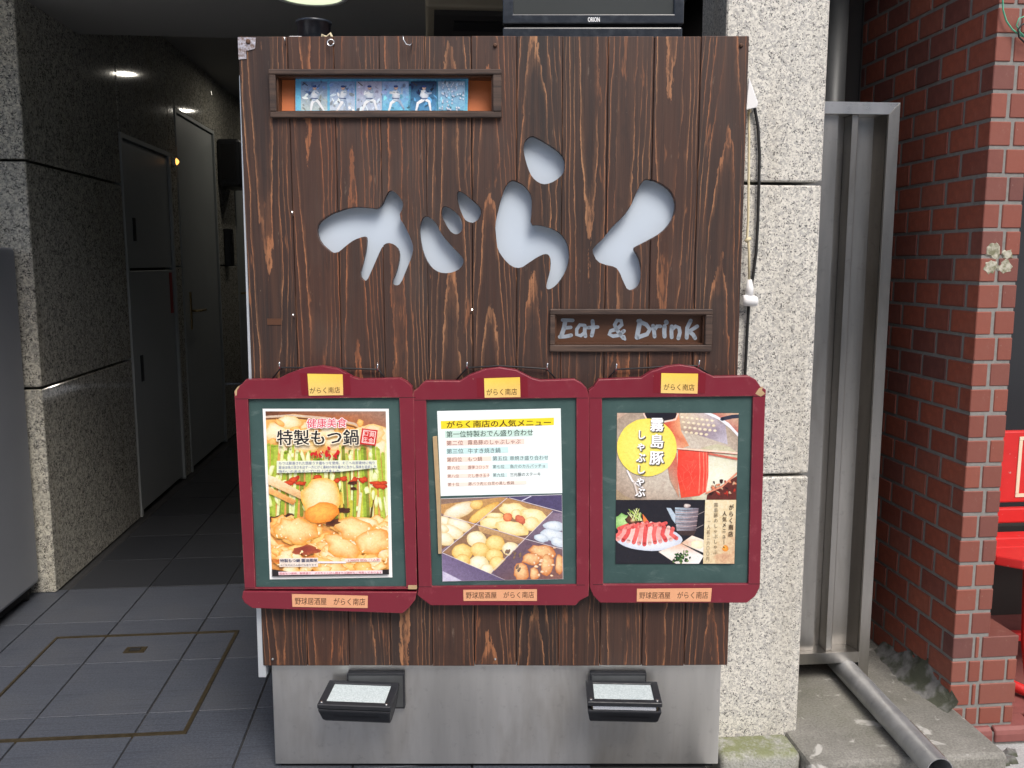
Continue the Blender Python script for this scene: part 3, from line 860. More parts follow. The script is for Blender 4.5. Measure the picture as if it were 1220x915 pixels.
for i in range(11):
    a, b = uj[i] + .0006, uj[i + 1] - .0006
    dz = prnd.uniform(-.0015, .0015)
    dv = prnd.uniform(0, .0012)
    mb = MB().box(a, b, D + dv, D + .020, zB + dz, zT + dz * .6)
    o = mb.build('plank', 'wood', sg)
    md = o.modifiers.new('cut', 'BOOLEAN'); md.operation = 'DIFFERENCE'; md.solver = 'EXACT'; md.object = cutter
    o['seed'] = prnd.uniform(.05, 3.0); o['centre'] = (a + b) / 2 + prnd.uniform(-.02, .02) + .043
    planks.append(o)
for i in range(1, 11):
    o = MB().box(uj[i] - .006, uj[i] + .006, D + .0203, D + .0225, zB + .004, zT - .004).build('joint_batten', 'dark_hole', sg)
    md = o.modifiers.new('cut', 'BOOLEAN'); md.operation = 'DIFFERENCE'; md.solver = 'EXACT'; md.object = cutter
    planks.append(o)
bpy.context.view_layer.update()
dg = bpy.context.evaluated_depsgraph_get()
for o in planks:
    me = bpy.data.meshes.new_from_object(o.evaluated_get(dg)); o.modifiers.clear(); o.data = me
    if o.name.startswith('joint'): continue
    md = o.modifiers.new('bevel', 'BEVEL'); md.width = .0017; md.segments = 1; md.limit_method = 'ANGLE'; md.angle_limit = R(50)
bpy.data.objects.remove(cutter)

# cabinet behind the planks, white sheet behind the letters
mb = MB().box(uL + .010, uL + .025, D + .021, D + .155, .30, zT - .012).box(uR - .025, uR - .010, D + .021, D + .155, .30, zT - .012)
mb.box(uL + .0255, uR - .0255, D + .021, D + .155, zT - .032, zT - .0125).box(uL + .0255, uR - .0255, D + .140, D + .1545, .30, zT - .033)
mb.box(uL + .0255, uR - .0255, D + .021, D + .139, .3005, .315)
mb.build('cabinet', 'wood_inner', sg)
p0, p1 = uz(365, 150), uz(820, 355)
MB().box(p0[0], p1[0], D + .028, D + .032, p1[1], p0[1]).build('white_sheet', 'acrylic', sg)
# framed slot with the photo strip
def frame(name, ox0, oy0, ox1, oy1, inn, proud, back, mat='wood_trim'):
    A, B = uz(ox0, oy0), uz(ox1, oy1); a, b = uz(inn[0], inn[1]), uz(inn[2], inn[3])
    e = .0004
    bars = [(A[0], B[0], a[1] - e, A[1]), (A[0], B[0], B[1], b[1] + e), (A[0], a[0] + e, b[1] + e, a[1] - e), (b[0] - e, B[0], b[1] + e, a[1] - e)]
    fr = None
    for i, (u0, u1, z0, z1) in enumerate(bars):
        MB().box(u0, u1, D - proud, D - .0004, z0, z1).build('frame_bar', mat, sg, bevel=.002, seg=1)
    mb = MB()
    mb.box(a[0] + .0005, b[0] - .0005, D + .0005, back, a[1] - .004, a[1] - .0007).box(a[0] + .0005, b[0] - .0005, D + .0005, back, b[1] + .0007, b[1] + .004)
    mb.box(a[0] + .0005, a[0] + .004, D + .0005, back, b[1] + .0045, a[1] - .0045).box(b[0] - .004, b[0] - .0005, D + .0005, back, b[1] + .0045, a[1] - .0045)
    mb.build(name, 'wood_inner', sg)
frame('slot_lining', 321, 83.4, 597.7, 141, SLOT, .012, D + .05)
frame('recess_lining', 655, 368, 847, 419, EAT, .010, D + .03)
a, b = uz(EAT[0], EAT[1]), uz(EAT[2], EAT[3])
en = MB().box(a[0] - .01, b[0] + .01, D + .0205, D + .026, b[1] - .01, a[1] + .01).build('name_panel', 'wood_inner', sg)
ze = lambda *pts: [(640 + x / 5.304, 350 + y / 5.304) for x, y in pts]
INK = (158, 168, 180)
STR = (
    (ze((178,170),(170,215),(152,268)), 5.6), (ze((160,166),(225,168)), 4.6), (ze((172,216),(212,212)), 4.6), (ze((142,272),(180,270),(215,262)), 4.8),
    (ze((300,200),(270,196),(250,225),(250,258),(275,265),(300,245),(302,205)), 4.6), (ze((302,205),(300,240),(305,268)), 4.8),
    (ze((350,172),(355,220),(345,264)), 5.0), (ze((322,214),(382,210)), 4.6),
    (ze((548,268),(555,288)), 3.5), (ze((545,280),(500,225),(490,195),(505,168),(530,170),(535,195),(505,222),(465,235),(455,255),(480,268),(515,262),(548,235)), 5.0),
    (ze((650,172),(640,225),(630,276)), 6.0), (ze((640,172),(690,195),(712,225),(695,255),(632,277)), 5.4),
    (ze((732,202),(738,235),(742,270)), 5.0), (ze((740,228),(758,205),(778,206)), 4.8),
    (ze((805,205),(803,240),(805,270)), 5.4), (ze((815,178),(817,182)), 6.0),
    (ze((850,205),(848,235),(850,275)), 5.0), (ze((852,225),(875,205),(897,215),(902,245),(892,282)), 5.0),
    (ze((970,170),(948,215),(945,278)), 5.2), (ze((1012,205),(960,238)), 4.8), (ze((960,238),(985,258),(998,280)), 5.2))
for i0, i1 in ((0, 8), (8, 10), (10, 99)):      # Eat / & / Drink
    P = Print(D + .0200)
    for pts, w in STR[i0:i1]: P.stroke(pts, w * .92, INK)
    P.build('lettering', en)

# the strip of baseball photographs
sl = MB()
a, b = uz(SLOT[0], SLOT[1]), uz(SLOT[2], SLOT[3])
xs = [SLOT[0] + (SLOT[2] - SLOT[0]) * t / 30 for t in range(31)]
for k, x in enumerate(xs):
    t = k / 30; bow = .004 * math.sin(t * 9.4) + (.012 * (t - .9) * 10 if t > .9 else 0) - (.003 if t < .08 else 0)
    u = uz(x, 100)[0]
    sl.v += [(u, D + .030 + bow, b[1] - .004), (u, D + .040 + bow * .6, a[1] + .004)]
for k in range(30): sl.f.append([2 * k, 2 * k + 2, 2 * k + 3, 2 * k + 1]); sl.sm.append(True)
strip = sl.build('backing_sheet', 'orange_sheet', sg, fix=False)
P = Print(D + .0215, clip=[(352, 93.5), (558, 92), (557, 134), (352, 132)], step=.00003)
P.poly([(340, 85), (570, 85), (570, 140), (340, 140)], [(70, 150, 205), (85, 165, 215), (120, 200, 230), (130, 205, 235)])
q = random.Random(8)
bx_ = [(358.5, 390), (393, 423), (424.5, 455), (455.5, 487), (489.5, 520), (522, 554)]
for i, (x0, x1) in enumerate(bx_):
    top = [(100, 130, 180), (120, 150, 200), (175, 175, 205), (150, 170, 215), (25, 40, 75), (150, 175, 205)][i]
    bot = [(190, 205, 205), (205, 220, 235), (190, 205, 225), (120, 195, 230), (90, 150, 195), (130, 190, 220)][i]
    P.poly([(x0, 97), (x1, 97), (x1, 131.5), (x0, 131.5)], [top, top, bot, bot])
    for k in range(26):
        f = q.uniform(.55, 1.25); yy = q.uniform(97, 131); base = top if yy < 112 else bot
        P.blob(q.uniform(x0, x1), yy, q.uniform(1.2, 4), q.uniform(.8, 2.4), tuple(min(255, c * f) for c in base), tuple(min(255, c * (f + .1)) for c in base), q.uniform(0, 3), .3, n=7)
    m_ = (x0 + x1) / 2; WH, SH = (238, 242, 246), (160, 180, 205)
    if i < 5:                                  # a ball player mid-swing: legs, trunk, arms, cap
        w = lambda a: q.uniform(-a, a)
        P.stroke([(m_ - 8 + w(5), 132), (m_ - 4 + w(3), 123), (m_ + 1, 118)], [2.2, 3.4, 4.2], WH); P.stroke([(m_ + 9 + w(4), 130 + w(3)), (m_ + 6 + w(2), 122 + w(2)), (m_ + 1, 118)], [2.0, 3.2, 4.2], SH if i % 2 else WH)
        P.blob(m_ + .5, 113.5, 4.6, 6.6, WH, SH, .25 + w(.5), .2); P.stroke([(m_ - 1, 110), (m_ - 5 + w(3), 112 + w(4)), (m_ - 1 + w(6), 108 + w(4))], 2.4, WH); P.stroke([(m_ + 2, 110), (m_ + 6 + w(2), 112 + w(4)), (m_ + 5 + w(5), 107 + w(4))], 2.2, SH)
        P.stroke([(m_ - 3.5, 117), (m_ + 4, 117.5)], 1.0, (50, 70, 120))
        P.blob(m_ + .5, 104.5, 2.3, 2.6, (225, 190, 170), (190, 150, 135), 0, .05); P.blob(m_ + .4, 103, 2.5, 1.4, (50, 80, 150), (30, 50, 110), 0, .05)
        if i % 2 == 0: P.stroke([(m_ - 8, 102), (m_ - 13, 98)], 1.0, (70, 60, 60))
    else:
        for k in range(46):
            P.blob(q.uniform(x0 + 1, x1 - 1), q.uniform(99, 131), 1.1, 1.5, WH, (120, 150, 190), 0, .1, n=6)
P.build('photo_strip', strip, 'photo_print')

# stainless base, lower edge strip, left edge strip
base = MB().box(-.6285, .5469, D + .024, D + .150, .010, .2965).build('steel_base', 'steel_base', sg, bevel=.002)
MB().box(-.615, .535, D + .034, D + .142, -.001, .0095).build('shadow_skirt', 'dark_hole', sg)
l0, l1 = S(285.5, 90, D + .012), S(308.5, 806, D + .012)
MB().add([(l0[0], D + .006, l0[2]), (l0[0] + .02, D + .006, l0[2]), (l1[0] + .02, D + .006, l1[2]), (l1[0], D + .006, l1[2]),
          (l0[0], D + .030, l0[2]), (l0[0] + .02, D + .030, l0[2]), (l1[0] + .02, D + .030, l1[2]), (l1[0], D + .030, l1[2])],
         [(0, 1, 2, 3), (7, 6, 5, 4), (0, 4, 5, 1), (1, 5, 6, 2), (2, 6, 7, 3), (3, 7, 4, 0)]).build('edge_strip', 'aluminium', sg, bevel=.002)
# bolts, nails and hooks
def bolt(px, py, r=.0055, mat='rust'):
    p = S(px, py, D)
    MB().tube([(p[0], D - .0002, p[2]), (p[0], D - .003, p[2]), (p[0], D - .005, p[2])], [r, r * .95, r * .45], 12).build('bolt', mat, sg)
for px, py in ((590, 54), (883, 54), (325, 785), (590, 785), (320, 455), (868, 455)): bolt(px, py, .005 if py < 100 else .003, 'rust' if py < 100 else 'zinc')
def hook(px, py, kind):
    p = S(px, py, D); u, z = p[0], p[2]
    if kind == 'nail': MB().tube([(u, D + .004, z), (u + .004, D - .022, z + .012)], .0016, 6).build('nail', 'chrome', sg)
    elif kind == 'eye':
        pts = [(u + math.cos(t * .6) * .008, D - .004 - .001 * t, z + math.sin(t * .6) * .008) for t in range(11)]
        MB().tube([(u, D + .003, z)] + pts, .0016, 6).build('screw_eye', 'chrome', sg)
    else:
        MB().tube([(u + .012, D + .003, z), (u + .012, D - .012, z - .002), (u + .008, D - .018, z - .008), (u, D - .020, z - .006), (u - .006, D - .020, z + .004), (u - .007, D - .019, z + .013)], .0017, 6).build('hook', 'chrome', sg)
hook(340, 54, 'nail'); hook(395, 52, 'eye'); hook(485, 52, 'hook'); hook(349, 259, 'nail'); hook(561, 374, 'nail'); hook(350, 380, 'nail')
MB().add([(uz(283.4, 45)[0], D - .0012, uz(0, 44.5)[1]), (uz(305, 45)[0], D - .0016, uz(0, 45)[1]), (uz(304, 58)[0], D - .0012, uz(0, 58)[1]), (uz(293, 60)[0], D - .0016, uz(0, 61)[1]), (uz(294, 70)[0], D - .0012, uz(0, 70)[1]), (uz(284.5, 71)[0], D - .0014, uz(0, 71)[1])],
         [(0, 1, 2, 3, 4, 5)]).build('foil_patch', 'foil', sg)
bolt(296, 50, .006)
MB().box(uz(304, 0)[0], uz(322, 0)[0], D - .0008, D - .0003, uz(0, 387)[1], uz(0, 379.5)[1]).build('tape', 'wood_inner', sg)

# ------------------------------------------------------------------ menu boards
z5, z6, z7 = zoomed(270, 420, 2.858), zoomed(490, 420, 2.859), zoomed(690, 420, 2.858)
FD = 2.148                                      # front face of the boards
def menu_board(outer, rail, inner, label, hang, stick_top, stick_bot, t1, t2):
    c = S(sum(p[0] for p in inner) / 4, max(p[1] for p in outer), FD)
    t = root('menu_board', (c[0], D - .018, c[2]), label, 'menu board', 'menu boards hung on the wooden sign', sign=True)
    ou = [uz_(p, FD) for p in outer]
    MB().prism([ou, [uz_(p, FD) for p in inner]], lambda a, b: (a, FD, b), lambda a, b: (a, D - .008, b)).build('frame', 'red_paint', t, bevel=.002, seg=2)
    if rail:
        MB().prism([[uz_(p, FD) for p in rail]], lambda a, b: (a, FD - .002, b), lambda a, b: (a, D - .008, b)).build('bottom_rail', 'red_paint', t, bevel=.002, seg=2)
    for k_, (px, py) in enumerate(inner):
        ox = (min if k_ in (0, 3) else max)(p[0] for p in outer) + (1.6 if k_ in (0, 3) else -1.6) + (4.0 if k_ == 3 else (-3.5 if k_ == 2 else 0))
        a0, a1 = uz_((px, py), FD), uz_((ox, py), FD)
        MB().box(min(a0[0], a1[0]), max(a0[0], a1[0]), FD - .00025, FD + .0005, a0[1] - .0006, a0[1] + .0006).build('frame_joint', 'dark_hole', t)
    I = [uz_(p, FD) for p in inner]
    cx, cz = sum(p[0] for p in I) / 4, sum(p[1] for p in I) / 4
    I2 = [(cx + (a - cx) * 1.03, cz + (b - cz) * 1.02) for a, b in I]
    MB().prism([I2], lambda a, b: (a, FD + .008, b), lambda a, b: (a, FD + .014, b)).build('chalkboard', 'chalkboard', t)
    h = [S(px, py, D - .012) for px, py in hang]
    MB().tube([(p[0], D - .010, p[2]) for p in h], .0022, 6).build('hanger_cord', 'black_rubber', t)
    for p in (h[1], h[-2]):
        MB().tube([(p[0], D + .002, p[2] - .004), (p[0], D - .022, p[2]), (p[0] + .001, D - .026, p[2] + .016)], .0017, 6).build('hook', 'chrome', t)
    cxs = sum(p[0] for p in stick_top) / 4
    P = Print(FD - .0006, step=.0001)
    P.poly([(cxs + (p[0] - cxs) * 1.42, p[1] + (-.5 if i < 2 else -.3)) for i, p in enumerate(stick_top)], (118, 22, 38)); P.build('red_tape', t)
    for quad, txt, cols, tq in ((stick_top, 'がらく南店', [(246, 214, 90), (240, 200, 80), (235, 190, 120), (235, 200, 125)], t1), (stick_bot, '野球居酒屋　がらく南店', [(225, 165, 125)] * 4, t2)):
        P = Print(FD - .0012 - (.002 if rail and quad is stick_bot else 0), step=.0001)
        P.poly(quad, cols); st = P.build('sticker', t)
        P = Print(FD - .0014 - (.002 if rail and quad is stick_bot else 0), step=.00005); P.text(txt, tq, (70, 42, 25), .004); P.build('lettering', st)
    return t
def uz_(p, d): q = S(p[0], p[1], d); return (q[0], q[2])
def arch(pts): return pts

outer1 = z5([(27,150),(26,137),(36,118),(54,106),(64,93),(172,91),(205,74),(258,54),(320,46),(378,56),(428,84),(452,91),(590,88),(612,100),(630,117),(637,152),(648,806),(62,806)])
rail1 = z5([(56,812),(648,815),(642,842),(622,868),(600,888),(88,870),(62,852),(52,835)])
inner1 = z5([(72,158),(588,153),(612,800),(98,802)])
b1 = menu_board(outer1, rail1, inner1, 'dark red menu board with the hot pot poster, its bottom rail slipped', z5([(150,95),(184,52),(300,52),(450,56),(516,58),(540,90)]),
    z5([(275,72),(395,74),(397,145),(280,147)]), z5([(222,822),(481,828),(480,870),(224,866)]), z5([(283,119),(386,117),(386,138),(284,140)]), z5([(232,834),(472,837),(471,861),(233,858)]))
outer2 = z6([(6,150),(6,132),(22,122),(36,106),(48,97),(165,97),(198,77),(250,57),(302,51),(358,60),(412,88),(440,95),(556,91),(580,104),(598,122),(606,150),(606,798),(604,830),(574,846),(560,862),(66,862),(42,844),(20,826),(25,800)])
inner2 = z6([(50,162),(562,155),(563,792),(70,798)])
b2 = menu_board(outer2, None, inner2, 'dark red menu board with the white ranking list above a food photo', z6([(152,95),(190,52),(300,46),(400,52),(462,56),(490,88)]),
    z6([(248,88),(370,84),(372,152),(250,154)]), z6([(177,808),(428,806),(428,846),(178,846)]), z6([(256,124),(360,122),(360,144),(257,147)]), z6([(186,816),(418,814),(418,836),(186,838)]))
outer3 = z7([(34,165),(31,130),(48,118),(56,106),(66,92),(212,86),(246,64),(300,47),(345,42),(395,50),(432,70),(458,82),(580,80),(602,92),(618,116),(637,126),(634,170),(616,798),(600,830),(572,853),(72,853),(48,828),(36,800)])
inner3 = z7([(78,155),(592,149),(576,788),(82,790)])
b3 = menu_board(outer3, None, inner3, 'dark red menu board with the two-part shabu shabu poster on bare green slate', z7([(100,88),(124,58),(240,52),(330,44),(404,46),(440,72)]),
    z7([(280,70),(405,72),(403,140),(278,138)]), z7([(197,804),(452,802),(448,848),(196,848)]), z7([(288,106),(393,108),(392,130),(288,128)]), z7([(205,816),(440,814),(438,838),(205,838)]))
# chipped corner of the third frame and bare wood end of the first
MB().add([S(*p, FD - .0004) for p in z7([(600,140),(612,122),(628,114),(622,128),(634,140),(618,150)])], [(0, 1, 2, 3, 4, 5)]).build('chipped_corner', 'bare_wood', b3)
MB().add([S(*p, FD - .0004) for p in z5([(27,132),(38,116),(46,112),(36,128),(34,146),(30,148)])], [(0, 1, 2, 3, 4, 5)]).build('chipped_corner', 'bare_wood', b1)
MB().add([S(*p, FD - .0005) for p in z5([(618,792),(648,792),(648,806),(618,806)])], [(0, 1, 2, 3)]).build('chipped_corner', 'bare_wood', b1)
# peeling wooden fillet on the second board
MB().prism([[uz_(p, FD) for p in z6([(73,288),(87,286),(98,480),(103,686),(92,686),(86,520)])]], lambda a, b: (a, FD + .001, b), lambda a, b: (a, FD + .0078, b)).build('loose_fillet', 'bare_wood', b2)

def sheet(parent, quad, d, name='poster', col=(240, 240, 238)):
    P = Print(d); P.poly(quad, col)
    return P.build(name, parent)
# --- poster one: hot pot
PD = FD + .0074
A1, A2 = (310, 485), (310, 590); s1 = 7.625
t4 = lambda x, y: (310 + x / s1, 485 + y / s1)
t5 = lambda x, y: (310 + x / s1, 590 + y / s1)
po1 = sheet(b1, [(312.9, 487), (463.2, 487), (467.4, 687.8), (321.5, 690.3)], PD, col=(250, 250, 248))
clip1 = [(316.3, 490), (459.6, 490), (463.6, 684.4), (324.2, 686.8)]
P = Print(PD - .0002, clip1)
q = P.rg
P.poly([(300, 480), (480, 480), (480, 700), (300, 700)], [(236, 180, 100), (225, 165, 95), (230, 160, 85), (225, 150, 80)])
P.poly([t4(30, 20), t4(1200, 20), t4(1200, 330), t4(1000, 200), t4(700, 110), t4(300, 60), t4(30, 110)], [(90, 60, 45), (150, 130, 118), (190, 120, 80), (172, 105, 70), (188, 110, 64), (150, 90, 60), (110, 70, 50)])
P.stroke([t4(40, 90), t4(300, 75), t4(600, 100), t4(850, 150), t4(1150, 300)], 2.6, (214, 190, 168)); P.stroke([t4(40, 108), t4(300, 96), t4(600, 122), t4(850, 178), t4(1150, 330)], 2.0, (120, 76, 48))
for k in range(16): P.blob(*t4(q.uniform(60, 1120), q.uniform(130, 420)), q.uniform(8, 22), q.uniform(6, 13), (255, 244, 214), (240, 196, 118), q.uniform(-.6, .6))
for k in range(9): P.blob(*t4(q.uniform(80, 1100), q.uniform(130, 330)), q.uniform(3, 8), q.uniform(2, 5), (250, 210, 130), (226, 150, 66), q.uniform(-.6, .6))
for k in range(46):                                # chives
    x = 60 + k * 25 + q.uniform(-12, 12)
    y0 = 340 + q.uniform(0, 90) + (60 if 350 < x < 700 else 0); y1 = 1040 + q.uniform(-60, 40)
    lean = q.uniform(-30, 30) + (x - 560) * .06
    P.stroke([t4(x, y0), t4(x + lean * .5, (y0 + y1) / 2), t4(x + lean, y1)], q.uniform(2.2, 4.6), [(196, 210, 86), (158, 184, 58), (232, 238, 176), (176, 196, 74), (224, 228, 120), (132, 142, 52)][q.randrange(6)])
for k in range(14):
    x = q.uniform(620, 1150); y0 = q.uniform(700, 900)
    P.stroke([t4(x, y0), t4(x + q.uniform(-40, 40), y0 + q.uniform(140, 290))], q.uniform(1.6, 3.6), [(206, 200, 70), (236, 232, 190), (90, 76, 30), (230, 190, 80)][q.randrange(4)])
for k in range(40): P.blob(*t4(q.uniform(80, 1140), q.uniform(400, 980)), q.uniform(1.5, 4), q.uniform(3, 10), (248, 250, 214), (214, 222, 120), q.uniform(-.3, .3), .3, n=9)
for (cx, cy) in ((300, 665), (360, 690), (270, 690), (600, 690), (650, 700), (700, 668), (760, 650), (860, 660), (940, 660), (520, 640), (1090, 720), (1110, 690), (1060, 690), (560, 670)):
    P.blob(*t4(cx, cy), q.uniform(4, 8), q.uniform(2, 4), (226, 84, 44), (176, 44, 22), q.uniform(-.8, .8), .35)
for (cx, cy, r) in ((840, 690, 5), (850, 740, 4), (130, 1030, 12), (250, 1010, 10), (760, 940, 7)): P.blob(*t4(cx, cy), r, r * .5, (70, 34, 26), (90, 52, 34), 0, .3)
for k in range(70):                                # offal in broth
    y = 250 + k * 6.4 + q.uniform(-20, 20)
    P.blob(*t5(q.uniform(60, 1180), y), q.uniform(7, 17), q.uniform(5, 10), [(255, 236, 178), (254, 222, 140), (255, 244, 206)][k % 3], [(240, 164, 66), (234, 148, 52), (246, 184, 92)][k % 3], q.uniform(-.9, .9), .26, (q.uniform(-.4, .4), -.35))
    if k % 6 == 0: P.blob(*t5(q.uniform(70, 1170), y), q.uniform(4, 9), q.uniform(2, 4), (196, 104, 48), (224, 140, 62), q.uniform(-.4, .4), .35)
for (cx, cy, rx, ry, rt) in ((330, 330, 26, 15, .2), (740, 460, 22, 13, .6), (870, 330, 26, 14, .4), (1030, 430, 24, 14, -.2)):
    P.blob(*t5(cx, cy), rx, ry, (255, 236, 176), (238, 156, 58), rt, .2)
P.blob(*t5(420, 500), 16, 6, (140, 56, 48), (180, 90, 56), 0, .2); P.blob(*t5(660, 250), 9, 4, (60, 30, 24), (110, 60, 36), -.2, .3)
P.poly([t4(60, 610), t4(140, 640), t4(430, 800), t4(400, 850), t4(70, 700)], [(252, 232, 196), (250, 228, 190), (238, 196, 140), (214, 160, 100), (238, 206, 156)])
P.poly([t4(60, 715), t4(330, 850), t4(300, 890), t4(70, 780)], [(246, 200, 136), (226, 160, 90), (206, 136, 70), (240, 180, 100)])
P.blob(*t4(555, 830), 24, 25, (255, 244, 200), (250, 184, 76), .3, .08, (-.1, -.35)); P.blob(*t4(560, 960), 20, 12, (252, 190, 90), (232, 134, 40), -.2, .1)
for k in range(60): P.blob(*t5(q.uniform(80, 1160), q.uniform(260, 680)), q.uniform(.8, 2.6), q.uniform(.6, 1.6), (255, 250, 226), (255, 214, 130), q.uniform(0, 3), .3, n=7)
P.poly([t5(20, 660), t5(300, 700), t5(700, 712), t5(1200, 670), t5(1200, 800), t5(20, 800)], (38, 34, 36))
P.poly([t5(180, 600), t5(780, 600), t5(780, 618), t5(180, 618)], (236, 232, 240)); P.poly([t5(175, 572), t5(525, 568), t5(525, 650), t5(175, 652)], (240, 226, 214))
P.poly([t5(165, 695), t5(1110, 682), t5(1112, 712), t5(168, 726)], (250, 226, 228)); P.poly([t5(770, 575), t5(1095, 570), t5(1095, 602), t5(770, 606)], (248, 226, 214))
P.poly([t4(150, 488), t4(1060, 482), t4(1062, 552), t4(740, 585), t4(150, 600)], (236, 240, 216))
P.build('picture', po1, 'photo_print')
def q4(f, x0, y0, x1, y1, dy=0): return [f(x0, y0), f(x1, y0 + dy), f(x1, y1 + dy), f(x0, y1)]
P = Print(PD - .0003 - .00002 * LASTL, step=.00004)
for dx, dy in ((-5, -4), (5, -4), (-5, 5), (5, 5)): P.text('健康美食', q4(t4, 425 + dx, 105 + dy, 785 + dx, 190 + dy, -6), (255, 246, 246), .02)
P.text('健康美食', q4(t4, 425, 105, 785, 190, -6), (222, 74, 96), .012)
for dx, dy in ((-6, -5), (6, -5), (-6, 6), (6, 6)): P.text('特製もつ鍋', q4(t4, 155 + dx, 208 + dy, 893 + dx, 345 + dy, -4), (255, 244, 220), .03)
P.text('特製もつ鍋', q4(t4, 155, 208, 893, 345, -4), (26, 28, 36), .018)
P.poly([t4(925, 192), t4(1068, 210), t4(1048, 352), t4(905, 335)], (206, 44, 44))
P.poly([t4(938, 206), t4(1054, 222), t4(1036, 338), t4(920, 322)], (250, 232, 226)); P.poly([t4(946, 214), t4(1046, 228), t4(1030, 330), t4(928, 316)], (212, 52, 50))
P.text('黄\n金', [t4(994, 226), t4(1042, 232), t4(1026, 326), t4(980, 320)], (255, 240, 232)); P.text('口\n庄', [t4(944, 220), t4(986, 226), t4(972, 318), t4(930, 312)], (255, 240, 232))
gx = [p for gl in GLY for p in gl]; x0, x1 = min(p[0] for p in gx), max(p[0] for p in gx); y0, y1 = min(p[1] for p in gx), max(p[1] for p in gx)
for gl in GLY:
    P.poly([t4(452 + (x - x0) / (x1 - x0) * 272, 355 + (y - y0) / (y1 - y0) * 118) for x, y in gl], (208, 36, 40)); P.L -= 1
BLUE = (112, 120, 168)
P.text('もつは厳選された国産うす塩もつを使用、そこへ与那素材に拘り', q4(t4, 170, 496, 1040, 524, -4), BLUE)
P.text('醤油は味の深さを出す一方にがく素材の味を最大に生かし風味を追求した', q4(t4, 168, 534, 1052, 562, -6), BLUE); P.text('味わいのあるスープに仕上げました。', q4(t4, 168, 572, 735, 598, -6), BLUE)
P.text('特製もつ鍋 醤油風味', q4(t5, 182, 580, 518, 610, -4), (40, 52, 96), .015); P.text('※ご注文は二人前から承ります', q4(t5, 185, 626, 512, 644, -3), (60, 66, 100))
P.text('1,300円 税込・1人前', q4(t5, 800, 582, 1085, 604, -6), (196, 60, 90)); P.text('国産もつ使用、野菜盛り、〆のちゃんぽん麺または雑炊もご用意しております', q4(t5, 175, 702, 1105, 722, -11), (190, 50, 90))
P.build('lettering', po1)

# --- poster two: ranking list over an oden photograph
t6 = lambda x, y: (515 + x / 7.394, 480 + y / 7.394)
t7 = lambda x, y: (515 + x / 7.394, 585 + y / 7.394)
po2 = sheet(b2, [(520.7, 489.7), (668, 486.5), (669.9, 587.5), (525, 591)], PD, 'list_sheet', (240, 250, 250))
P = Print(PD - .0003, step=.00004)
bars = ((75, 160, 1072, 130, 1072, 195, 78, 230, (250, 222, 50)), (112, 246, 880, 232, 882, 292, 114, 308, (206, 232, 222)), (122, 330, 812, 315, 812, 362, 124, 376, (250, 224, 212)),
        (124, 402, 668, 388, 670, 438, 126, 450, (206, 236, 236)), (126, 480, 520, 470, 520, 510, 128, 522, (252, 228, 214)), (530, 470, 1020, 462, 1020, 504, 532, 512, (214, 238, 238)),
        (128, 552, 500, 545, 500, 582, 130, 590, (252, 230, 218)), (530, 545, 1018, 528, 1020, 576, 532, 582, (212, 238, 238)), (130, 630, 500, 620, 500, 654, 132, 662, (252, 230, 218)),
        (532, 620, 660, 617, 660, 652, 534, 655, (218, 240, 240)), (134, 704, 830, 686, 830, 716, 136, 738, (252, 232, 220)))
for bb in bars: P.poly([t6(bb[0], bb[1]), t6(bb[2], bb[3]), t6(bb[4], bb[5]), t6(bb[6], bb[7])], bb[8]); P.L = 1
def ln(s, x0, y0, x1, y1, y2, col, bold=.006): P.text(s, [t6(x0, y0), t6(x1, y1), t6(x1, y1 + y2), t6(x0, y0 + y2)], col, bold); P.L = 2
DG, DR, DT = (60, 84, 74), (128, 72, 62), (64, 84, 88)
P.L = 2
ln('がらく南店の人気メニュー', 128, 162, 1045, 142, 60, (70, 52, 20), .016)
ln('第一位特製おでん盛り合わせ', 125, 250, 888, 232, 54, DG, .012); ln('第二位', 126, 334, 272, 330, 42, DR); ln('霧島豚のしゃぶしゃぶ', 312, 328, 778, 318, 42, (120, 78, 66))
ln('第三位', 128, 406, 274, 402, 42, DT); ln('牛すき焼き鍋', 314, 402, 600, 395, 44, DT); ln('第四位', 130, 480, 262, 477, 40, DR); ln('もつ鍋', 314, 477, 438, 474, 38, (118, 76, 64))
ln('第五位', 532, 470, 662, 468, 38, DT); ln('串焼き盛り合わせ', 686, 468, 1022, 462, 38, DT)
ln('第六位', 132, 556, 242, 554, 32, DR); ln('爆弾コロッケ', 314, 552, 498, 547, 32, DR); ln('第七位', 532, 546, 636, 544, 32, DT); ln('魚介のカルパッチョ', 686, 544, 992, 538, 32, DT)
ln('第八位', 134, 630, 236, 628, 30, DR); ln('だし巻き玉子', 316, 626, 508, 621, 32, DR); ln('第九位', 534, 620, 636, 618, 32, DT); ln('三元豚のステーキ', 686, 617, 954, 611, 32, DT)
ln('第十位', 136, 704, 238, 701, 30, (120, 70, 60)); ln('豚バラ肉と白菜の蒸し煮鍋', 318, 698, 720, 689, 30, (110, 70, 60))
P.build('lettering', po2)
ph2 = sheet(b2, [(525, 594), (669.6, 589), (671, 690), (527, 693)], PD, 'photo_sheet', (235, 232, 236))
P = Print(PD - .0002, [(525.2, 594.5), (669.4, 589.5), (670.6, 689.6), (527.2, 692.5)])
q = P.rg
P.poly([t7(0, 0), t7(1220, 0), t7(1220, 850), t7(0, 850)], [(150, 120, 90), (98, 86, 120), (120, 96, 110), (128, 116, 150)])
P.poly([t7(640, 50), t7(1160, 30), t7(1160, 190)], (82, 74, 112))
WOOD = (196, 150, 96); WD = (128, 92, 64)
P.poly([t7(60, 120), t7(600, 55), t7(660, 60), t7(400, 290), t7(60, 190)], [WOOD, (214, 168, 110), WOOD, WD, WOOD])
